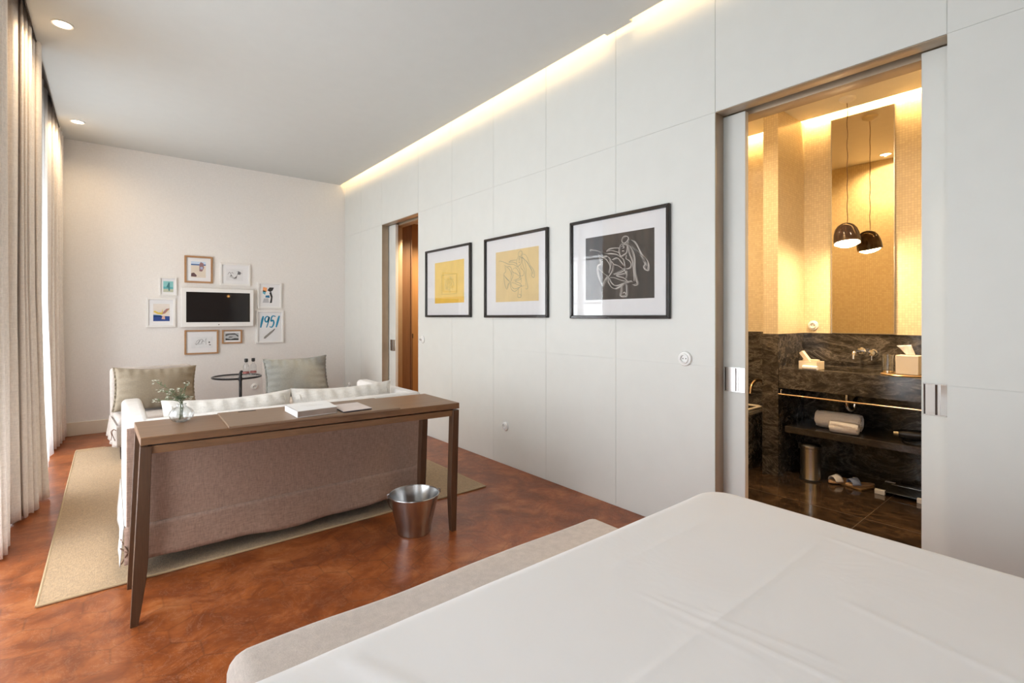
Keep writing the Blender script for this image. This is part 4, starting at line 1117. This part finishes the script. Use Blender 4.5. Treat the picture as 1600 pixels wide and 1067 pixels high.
stroke('digit_one', [[(0.16, 0.95), (0.10, 0.60), (0.02, 0.02)]], 0.026)
stroke('digit_nine', [[(0.44, 0.86), (0.34, 0.92), (0.24, 0.72), (0.28, 0.50), (0.38, 0.54), (0.46, 0.86), (0.42, 0.50), (0.32, 0.02)]], 0.019)
stroke('digit_five', [[(0.80, 0.92), (0.62, 0.94), (0.55, 0.56), (0.66, 0.60), (0.70, 0.36), (0.60, 0.06), (0.48, 0.10)]], 0.020)
stroke('digit_one', [[(0.99, 0.98), (0.92, 0.60), (0.82, 0.04)]], 0.026)
blob(mt, [(-0.075, 0.060), (-0.055, 0.058), (0.025, 0.130), (0.055, 0.178), (0.040, 0.172), (0.0, 0.142), (-0.065, 0.085)], (0.30, 0.29, 0.27), 'brush_mark'); blob(mt, [(0.025, 0.130), (0.040, 0.150), (0.062, 0.182), (0.050, 0.182)], (0.05, 0.05, 0.05), 'brush_mark', -0.0094)
# oak landscape
t, p, mt = small('wide oak frame with a small ink sketch, below the television', 0.677, 1.023, 0.805, 1.092, 0.017, 'oak', (-0.105, 0.115, 0.070, 0.205, (0.75, 0.76, 0.77)))
X = (-0.07, 0.105, 0.090, 0.190)
drawing(p, *X, [[(0.02, 0.3), (0.15, 0.7), (0.28, 0.8), (0.2, 0.45), (0.05, 0.25), (0.3, 0.3), (0.5, 0.35)], [(0.2, 0.3), (0.35, 0.85), (0.45, 0.75), (0.35, 0.35)], [(0.4, 0.4), (0.5, 0.7), (0.56, 0.5)], [(0.66, 0.2), (0.64, 0.8), (0.7, 0.95)]], 0.0035, (0.12, 0.12, 0.13), mt=mt)
blob(mt, rel(*X, [(0.78, 0.46), (0.86, 0.38), (0.90, 0.50), (0.84, 0.60)]), (0.04, 0.04, 0.04)); blob(mt, rel(*X, [(0.82, 0.16), (0.95, 0.12), (0.94, 0.20), (0.84, 0.26)]), (0.08, 0.08, 0.08))
# small bw oak
t, p, mt = small('smallest oak frame with a black and white photograph, below the television', 1.061, 1.281, 0.921, 1.089, 0.017, 'oak', (-0.072, 0.072, 0.040, 0.130, (0.50, 0.51, 0.52)))
X = (-0.072, 0.072, 0.040, 0.130)
blob(mt, rel(*X, [(0.0, 0.0), (1, 0.0), (1, 0.22), (0.7, 0.26), (0.4, 0.14), (0, 0.30)]), (0.03, 0.03, 0.03)); blob(mt, rel(*X, [(0.0, 0.55), (0.3, 0.75), (0.75, 0.74), (0.98, 0.40), (0.98, 0.66), (0.7, 0.95), (0.2, 0.92), (0.0, 0.85)]), (0.10, 0.10, 0.10)); blob(mt, rel(*X, [(0.2, 0.3), (0.45, 0.35), (0.60, 0.5), (0.3, 0.55)]), (0.20, 0.20, 0.20))

# ------------------------------------------------------------------ television
tv = thing('television', 'white-framed flat television hanging on the far wall', 'television', (1.021, YP, 1.130))
W, H = 0.762, 0.462
obj('housing', MB().box(-W / 2, W / 2, -0.062, -0.012, 0, H), 'wframe', tv, bevel=0.006)
obj('screen', MB().box(-0.332, 0.338, -0.0635, -0.0625, 0.056, 0.414), 'screen', tv)
obj('sensor', MB().lathe([(0, 0), (0.006, 0), (0.006, 0.002), (0, 0.002)], n=16, cap=False), 'cap', tv, loc=(0.0, -0.062, 0.026), rot=(R(90), 0, 0))
obj('wall_bracket', MB().box(-0.15, 0.15, -0.012, 0, 0.1, 0.36), 'black', tv)


# ------------------------------------------------------------------ sockets and switches
def round_socket(label, loc, rz, r=0.042, kind='socket', ring='plastic'):
    t = thing('round_' + kind, label, kind, loc, rz, None)
    o = obj('rosette', MB().lathe([(0.0, 0.0), (r, 0.0), (r, 0.006), (r * 0.92, 0.012), (r * 0.70, 0.014), (r * 0.62, 0.020), (r * 0.50, 0.021), (r * 0.46, 0.010 if kind == 'socket' else 0.022), (0.0, 0.010 if kind == 'socket' else 0.023)], n=40, cap=False), ring, t, rot=(R(90), 0, 0))
    m = MB(); hh = -0.0225 if kind == 'switch' else -0.0108
    if kind == 'socket':
        for s in (-1, 1): m.lathe([(0.0, 0), (0.0035, 0), (0.0035, 0.001), (0, 0.001)], (s * 0.0095, 0, 0.0102), 10, cap=False)
        obj('pin_holes', m, 'socketdark', t, rot=(R(90), 0, 0))
    else:
        m.box(-0.012, 0.012, -0.040, -0.022, -0.006, 0.006)
        obj('lever', m, 'steel' if ring == 'plastic' else ring, t, bevel=0.003, rot=(0, R(35), 0))
    return t


round_socket('round white socket on the far wall beneath the side table top', (1.424, YF, 0.362), 0)
round_socket('round white socket low on the panelled wall in the far corner', (XW, 6.77, 0.300), RW, 0.040)
round_socket('round white switch beside the corridor doorway', (XW, 4.68, 1.008), RW, 0.040, 'switch')
round_socket('round white socket low on the panelled wall behind the desk end', (XW, 3.261, 0.328), RW, 0.040)
round_socket('round white socket on the panelled wall beside the bathroom doorway', (XW, 1.582, 1.008), RW, 0.043)
round_socket('round white socket on the bathroom tiles beside the mirror', (XB, 1.605, 1.178), RW, 0.040)

# ------------------------------------------------------------------ bathroom: vanity
XV = 4.058; YV0 = -0.45
cx_b0, cx_b1, cy_b0, cy_b1 = 4.17, 4.42, 1.08, 1.50   # basin opening
van = thing('vanity_counter', 'thick dark marble vanity counter with an inset basin', 'vanity counter', (4.3, 0.6, 0.85))
def V(x0, x1, y0, y1, z0, z1): return MB().box(x0 - 4.3, x1 - 4.3, y0 - 0.6, y1 - 0.6, z0 - 0.85, z1 - 0.85)
m = MB()
for a in ((XV, cx_b0, YV0, YN - 0.006), (cx_b1, XB - 0.006, YV0, YN - 0.006), (cx_b0, cx_b1, YV0, cy_b0), (cx_b0, cx_b1, cy_b1, YN - 0.006)):
    m.box(a[0] - 4.3, a[1] - 4.3, a[2] - 0.6, a[3] - 0.6, -0.155, 0)
obj('marble_slab', m, 'marble', van, smooth=False)
m = MB(); rows = []
for k, (ins_, z) in enumerate([(0, -0.002), (0.004, -0.02), (0.012, -0.08), (0.05, -0.105), (0.1, -0.11)]):
    rows.append([(x - 4.3, y - 0.6, z) for x, y in ((cx_b0 + ins_, cy_b0 + ins_), (cx_b1 - ins_, cy_b0 + ins_), (cx_b1 - ins_, cy_b1 - ins_), (cx_b0 + ins_, cy_b1 - ins_))])
m.grid(rows, close_u=True); m.f.append((len(m.v) - 4, len(m.v) - 3, len(m.v) - 2, len(m.v) - 1)); m.mi.append(0)
obj('basin', m, 'marble', van, bevel=0.004)
m = MB().tube(spline([(-0.01, 0.68, -0.155), (-0.01, 0.68, -0.21), (-0.005, 0.68, -0.27), (0.01, 0.66, -0.30), (0.03, 0.645, -0.28), (0.05, 0.64, -0.22), (0.14, 0.64, -0.21), (0.26, 0.64, -0.21)], 5), 0.014, 12)
obj('trap_pipe', m, 'chrome', van); 
rl = thing('towel_rail', 'long thin brass towel rail under the vanity counter', 'towel rail', (4.075, 0.6, 0.648))
obj('bar', MB().tube([(-0.03, -1.0, 0), (-0.03, 1.068, 0)], 0.0065, 12), 'brass', rl)
for y in (-0.9, 0.0 + 1.05):
    obj('bracket', MB().tube([(-0.03, y, 0), (-0.03, y, 0.03), (0.0, y, 0.045)], 0.005, 8), 'brass', rl)
m = MB().box(4.11, XB - 0.006, YV0, YN - 0.03, 0.345, 0.393)
tag(obj('vanity_shelf', m, 'marbleshelf', bevel=0.001), 'dark marble shelf under the vanity counter', 'shelf')

# mirror
mi = thing('tall_mirror', 'tall narrow mirror above the vanity', 'mirror', (XB - 0.001, 1.259, 1.122))
obj('mirror_glass', MB().box(-0.014, -0.010, -0.209, 0.209, 0, 1.723), 'mirror', mi, smooth=False)
m = MB().box(-0.016, -0.001, 0.205, 0.211, 0, 1.725); m.box(-0.016, -0.001, -0.211, -0.205, 0, 1.725); m.box(-0.015, -0.001, -0.209, 0.209, -0.004, 0.0); m.box(-0.015, -0.001, -0.209, 0.209, 1.723, 1.727)
obj('frame', m, 'steel', mi)

# pendant
PX, PY, PZ = 4.285, 1.275, 1.80
pe = thing('pendant_lamp', 'small dark dome pendant lamp hanging in the bathroom', 'pendant lamp', (PX, PY, PZ))
obj('ceiling_rose', MB().lathe([(0.0, ZBC - PZ), (0.055, ZBC - PZ), (0.053, ZBC - PZ - 0.015), (0.035, ZBC - PZ - 0.025), (0.018, ZBC - PZ - 0.035), (0.0, ZBC - PZ - 0.037)], n=36, cap=False), 'white', pe)
cp = [(0.003 * math.sin(k * 0.5) * (1 if k < 36 else 0.5), 0.002 * math.cos(k * 0.6), ZBC - PZ - 0.035 - k * (ZBC - PZ - 0.035 - 0.152) / 60) for k in range(61)]
obj('cord', MB().tube(cp, 0.0025, 6), plain('brown_flex', (0.10, 0.045, 0.025), 0.7), pe)
tilt = (R(7), R(-7), 0)
sh = [(0.010, 0.158), (0.034, 0.153), (0.056, 0.138), (0.073, 0.110), (0.083, 0.072), (0.087, 0.035), (0.086, 0.0), (0.082, 0.001), (0.083, 0.035), (0.079, 0.070), (0.069, 0.107), (0.052, 0.134), (0.030, 0.149), (0.010, 0.153)]
obj('lamp_shade', MB().lathe(sh, n=48, cap=False), 'shade', pe, rot=(R(-7), R(9), 0))
obj('diffuser', MB().lathe([(0.0, -0.026), (0.030, -0.023), (0.055, -0.014), (0.072, -0.002), (0.081, 0.010), (0.0, 0.012)], n=40, cap=False), 'pendglow', pe, rot=(R(-7), R(9), 0))


# wall tap and valve
tp = thing('wall_tap', 'chrome wall-mounted basin tap spout', 'tap', (XB - 0.005, 1.262, 0.982), RW)
obj('escutcheon', MB().lathe([(0.0, 0.0), (0.030, 0.0), (0.030, 0.006), (0.022, 0.014), (0.0, 0.016)], n=28, cap=False), 'chrome', tp, rot=(R(90), 0, 0))
obj('spout', MB().tube(spline([(0, -0.01, 0), (0, -0.10, 0.002), (0, -0.165, 0.0), (0, -0.185, -0.018), (0, -0.188, -0.052)], 6), 0.012, 14), 'chrome', tp)
tp = thing('mixer_valve', 'chrome wall-mounted mixer knob to one side of the tap spout', 'mixer', (XB - 0.005, 1.186, 0.972), RW)
obj('escutcheon', MB().lathe([(0.0, 0.0), (0.030, 0.0), (0.030, 0.006), (0.024, 0.012), (0.022, 0.045), (0.0, 0.047)], n=28, cap=False), 'chrome', tp, rot=(R(90), 0, 0))
obj('lever', MB().tube([(0, -0.036, 0), (0.0, -0.040, -0.055)], 0.006, 10), 'chrome', tp)

# things on the counter
ZV = 0.8505
bxt = thing('amenity_box', 'small open cream box of toiletries on the marble counter', 'box', (4.160, 1.475, ZV), R(-8))
m = MB(); a_, b_ = 0.068, 0.052
for q in ((-a_, a_, -b_, -b_ + 0.004), (-a_, a_, b_ - 0.004, b_), (-a_, -a_ + 0.004, -b_, b_), (a_ - 0.004, a_, -b_, b_)): m.box(q[1 - 1] * 0 + q[0], q[1], q[2], q[3], 0, 0.062)
m.box(-a_, a_, -b_, b_, 0, 0.004)
mm = MB(); mm.v = [(-y, x, z) for x, y, z in m.v]; mm.f = m.f; mm.mi = m.mi
obj('open_box', mm, 'creambox', bxt, bevel=0.0008)
tag(obj('soap_carton', MB().box(-0.018, 0.018, -0.014, 0.014, 0, 0.115), 'creambox', bevel=0.001, loc=(4.155, 1.475, ZV + 0.038), rot=(R(-38), 0, R(-8))), 'slim cream carton leaning upright out of the toiletries box', 'carton')
tag(obj('soap_carton', MB().box(-0.016, 0.016, -0.055, 0.055, 0, 0.022), 'creambox', bevel=0.001, loc=(4.165, 1.478, ZV + 0.052), rot=(0, 0, R(-8))), 'flat cream carton lying across the toiletries box', 'carton')
rc = MB().tube([(0, -0.055, 0.017), (0, 0.055, 0.017)], 0.017, 24)
tag(obj('rolled_face_cloth', rc, 'towel', loc=(4.080, 1.455, ZV), rot=(0, 0, R(-12)), bevel=0.004), 'small rolled white face cloth in front of the toiletries box', 'face cloth')
tr = tag(obj('round_coaster', MB().lathe([(0.0, 0.0), (0.135, 0.0), (0.14, 0.004), (0.135, 0.008), (0.0, 0.007)], n=40, cap=False), 'tray', loc=(4.235, 0.915, ZV)), 'round metal tray under the tumbler and the tissue box', 'tray')
gl = thing('tumbler', 'clear glass tumbler beside the tissue box', 'glass', (4.245, 1.018, ZV + 0.0085))
obj('glass_wall', MB().lathe([(0.034, 0.0), (0.036, 0.10), (0.038, 0.125), (0.036, 0.125), (0.033, 0.10), (0.031, 0.016)], n=32, cap=False), M['vglass'], gl)
obj('glass_base', MB().lathe([(0.0, 0.0), (0.034, 0.0), (0.033, 0.014), (0.0, 0.015)], n=32, cap=False), 'brass', gl)
ts = thing('tissue_box', 'square cream tissue box with a tissue sticking up', 'tissue box', (4.235, 0.895, ZV + 0.0085), 0)
obj('box_cover', MB().box(-0.062, 0.062, -0.062, 0.062, 0, 0.128), 'tissuebox', ts, bevel=0.003)
rows = []
for i in range(9):
    t_ = i / 8; rows.append([(0.006 * math.sin(j * 1.3 + i * 0.7), -0.034 + 0.060 * j / 8 * (0.75 + 0.6 * t_) + 0.022 * t_, 0.128 + 0.072 * t_ * (1 - 0.12 * j / 8)) for j in range(9)])
obj('tissue', MB().grid(rows), 'paperw', ts, solid=0.001)


# towels
def rolled_towel(r, Lh):
    m = MB(); n_ = 40; rows = []
    for i in range(17):
        t = i / 16; x = -Lh / 2 + Lh * t; sc_ = 1 - 0.10 * (abs(2 * t - 1) ** 8)
        rows.append([(x + 0.004 * math.sin(k), r * sc_ * (1 + 0.03 * math.sin(3 * 2 * PI * k / n_ + t * 2)) * math.cos(2 * PI * k / n_), r * sc_ * (1 + 0.03 * math.sin(2 * 2 * PI * k / n_ + t)) * math.sin(2 * PI * k / n_) * 0.94) for k in range(n_)])
    m.grid(rows, close_u=True, cap=True)
    sp_ = MB()
    for s in (-1, 1):
        pts = [(s * (Lh / 2 + 0.001), (r * 0.93 * (1 - a / 22)) * math.cos(a * 0.9), (r * 0.9 * (1 - a / 22)) * math.sin(a * 0.9)) for a in range(22)]
        sp_.tube(spline(pts, 3), 0.004, 6)
    return m, sp_


for (x, y, r_, l_, rz, lab) in ((4.30, 1.335, 0.070, 0.285, 92, 'large rolled white towel on the shelf under the vanity'), (4.175, 1.262, 0.045, 0.17, 96, 'smaller rolled white towel in front of the large rolled one')):
    a_, b_ = rolled_towel(r_, l_)
    t = thing('rolled_towel', lab, 'towel', (x, y, 0.3935 + r_ * 0.94), R(rz), 'rolled towels under the vanity')
    obj('roll', a_, 'towel', t, angle=70); obj('spiral_edge', b_, 'towel', t)

# hair dryer
hd = thing('hair_dryer', 'black hair dryer with a chrome nozzle lying on the vanity shelf', 'hair dryer', (4.22, 0.86, 0.394), R(-80))
obj('barrel', MB().tube([(-0.09, 0, 0.055), (-0.07, 0, 0.055), (0.0, 0, 0.055), (0.07, 0, 0.055), (0.085, 0, 0.055)], [0.024, 0.031, 0.036, 0.038, 0.030], 20), 'brush', hd)
obj('nozzle', MB().tube([(-0.115, 0, 0.055), (-0.088, 0, 0.055)], [0.018, 0.025], 20), 'chrome', hd)
obj('grip', MB().tube([(0.045, 0.01, 0.045), (0.06, 0.08, 0.022), (0.065, 0.12, 0.018)], [0.017, 0.016, 0.014], 14), 'brush', hd)
obj('power_cord', MB().tube(spline([(0.065, 0.12, 0.016), (0.02, 0.16, 0.006), (-0.04, 0.10, 0.006), (-0.07, 0.05, 0.006), (-0.03, -0.05, 0.006), (0.04, -0.06, 0.006)], 6), 0.004, 7), 'brush', hd)

# pedal bin
pb_ = thing('pedal_bin', 'slim chrome pedal bin on the bathroom floor', 'bin', (4.178, 1.487, 0))
obj('bin_body', MB().lathe([(0.0, 0.0), (0.070, 0.0), (0.072, 0.006), (0.070, 0.012), (0.070, 0.245), (0.0, 0.246)], n=44, cap=False), 'steel', pb_)
obj('lid', MB().lathe([(0.0, 0.249), (0.074, 0.249), (0.074, 0.262), (0.055, 0.276), (0.0, 0.280)], n=44, cap=False), 'steel', pb_)
obj('base_ring', MB().lathe([(0.073, 0.0), (0.076, 0.0), (0.076, 0.012), (0.073, 0.012)], n=44, cap=False), 'cap', pb_)
obj('hinge', MB().box(-0.012, 0.012, 0.070, 0.084, 0.225, 0.268), 'cap', pb_, bevel=0.002)

# slippers on tray
tag(obj('slipper_tray', MB().box(-0.07, 0.07, -0.115, 0.115, 0, 0.006).box(-0.074, -0.068, -0.12, 0.12, 0, 0.012).box(0.068, 0.074, -0.12, 0.12, 0, 0.012).box(-0.074, 0.074, -0.12, -0.114, 0, 0.012).box(-0.074, 0.074, 0.114, 0.12, 0, 0.012), 'tray', bevel=0.001, loc=(4.285, 1.245, 0), rot=(0, 0, R(-18))), 'low metal tray under the pair of slippers', 'tray')
for i, (x, y, rz, mt_, lab) in enumerate([(4.27, 1.312, 62, 'whiteweb', 'tan slipper with a white strap, nearer the pedal bin'), (4.29, 1.195, 50, 'blueweb', 'tan slipper with a blue strap, nearer the bathroom scale')]):
    t = thing('slipper', lab, 'slipper', (x, y, 0.0068), R(rz), 'slippers on the tray')
    out = [(0.036 * math.sin(a) * (1.0 + 0.16 * math.cos(a)), 0.105 * math.cos(a)) for a in [2 * PI * k / 28 for k in range(28)]]
    m = MB(); n_ = len(out); m.add([(a, b, 0) for a, b in out] + [(a, b, 0.014) for a, b in out], [tuple(range(n_)), tuple(range(2 * n_ - 1, n_ - 1, -1))] + [(k, (k + 1) % n_, (k + 1) % n_ + n_, k + n_) for k in range(n_)])
    obj('sole', m, 'tan', t, bevel=0.002)
    rows = []
    for j in range(7):
        yy = 0.018 + 0.058 * j / 6; hw = 0.042 - 0.006 * (j / 6)
        rows.append([(hw * math.cos(a), yy + 0.006 * math.sin(a), 0.010 + (0.048 - 0.012 * j / 6) * math.sin(a)) for a in [PI * k / 14 for k in range(15)]])
    obj('strap', MB().grid(rows), mt_, t, solid=0.003)
    obj('ornament', MB().lathe([(0, 0), (0.008, 0.001), (0.009, 0.005), (0, 0.008)], n=14, cap=False), 'whiteweb', t, loc=(0, 0.045, 0.052))

# scale
sc_ = thing('bathroom_scale', 'flat dark glass bathroom scale with chrome corner feet', 'scale', (4.335, 0.935, 0), R(0))
obj('glass_plate', MB().box(-0.135, 0.135, -0.145, 0.145, 0.022, 0.030), plain('smoked_glass', (0.02, 0.022, 0.024), 0.08), sc_, bevel=0.002)
for x in (-1, 1):
    for y in (-1, 1): obj('foot', MB().box(x * 0.126 - 0.012, x * 0.126 + 0.012, y * 0.118 - 0.030, y * 0.118 + 0.030, 0, 0.0325), plain('satin_silver', (0.78, 0.78, 0.78), 0.5, 0.2), sc_, bevel=0.002)
obj('display', MB().box(0.075, 0.10, -0.10, 0.10, 0.030, 0.0315), 'steel', sc_)

# bath ledge and tap beyond the wing wall
bt = thing('bathtub', 'dark marble-clad bathtub end beyond the wing wall', 'bathtub', (4.0, 2.45, 0))
m = MB(); m.box(-0.44, 0.56, -0.56, -0.46, 0, 0.45); m.box(-0.44, 0.56, 0.50, 0.60, 0, 0.45); m.box(-0.44, -0.34, -0.46, 0.50, 0, 0.45); m.box(0.46, 0.56, -0.46, 0.50, 0, 0.45); m.box(-0.34, 0.46, -0.46, 0.50, 0, 0.1)
obj('marble_surround', m, 'marble', bt, bevel=0.002)
obj('tub_rim', MB().box(-0.36, -0.33, -0.48, 0.52, 0.451, 0.465).box(0.45, 0.48, -0.48, 0.52, 0.451, 0.465).box(-0.36, 0.48, -0.48, -0.45, 0.451, 0.465).box(-0.36, 0.48, 0.49, 0.52, 0.451, 0.465), 'creambox', bt, bevel=0.003)
bt2 = thing('bath_filler', 'tall curved gooseneck tap over the bath ledge', 'tap', (4.46, 1.955, 0.4515))
obj('spout', MB().tube(spline([(0, 0, 0), (0, 0, 0.16), (-0.02, 0, 0.215), (-0.08, 0, 0.248), (-0.17, 0, 0.252), (-0.24, 0, 0.215), (-0.265, 0, 0.15)], 6), 0.013, 12), 'brass', bt2)
obj('base', MB().lathe([(0, 0), (0.026, 0), (0.026, 0.01), (0.014, 0.016), (0, 0.016)], n=24, cap=False), 'brass', bt2)

# corridor light and handle
sp_ = spot('corridor_beam', (3.35, 5.30, 2.46), 170, 140, (1.0, 0.76, 0.46))
cd_ = thing('wardrobe_door', 'warm wood wardrobe door glimpsed through the far doorway', 'wardrobe door', (3.25, 5.975, 0))
obj('door_panel', MB().box(-0.20, 0.45, -0.025, 0, 0.02, 2.40), 'orangewood', cd_, bevel=0.002)
obj('lock_plate', MB().box(-0.139, -0.108, -0.034, -0.025, 0.965, 1.025), 'darkfoot', cd_, bevel=0.002)
obj('groove', MB().box(-0.122, -0.115, -0.0262, -0.025, 0.02, 0.963), 'darkfoot', cd_, smooth=False)

# bedside wall lamp near the headboard (outside the photo, its glow shows in the television)
wl = thing('wall_sconce', 'small glowing wall lamp on the panelled wall beside the headboard', 'wall lamp', (XW - 0.0005, -1.0, 1.79))
obj('wall_plate', MB().box(-0.012, 0, -0.04, 0.04, -0.05, 0.05), 'brass', wl, bevel=0.003)
obj('arm', MB().tube([(-0.01, 0, 0), (-0.16, 0, 0.0)], 0.006, 8), 'brass', wl)
obj('globe', MB().lathe([(0.0, -0.025), (0.015, -0.021), (0.023, -0.01), (0.025, 0.0), (0.023, 0.01), (0.015, 0.021), (0.0, 0.025)], (-0.18, 0, 0), 28, cap=False), glow('lamp_globe', (1.0, 0.50, 0.16), 25), wl)
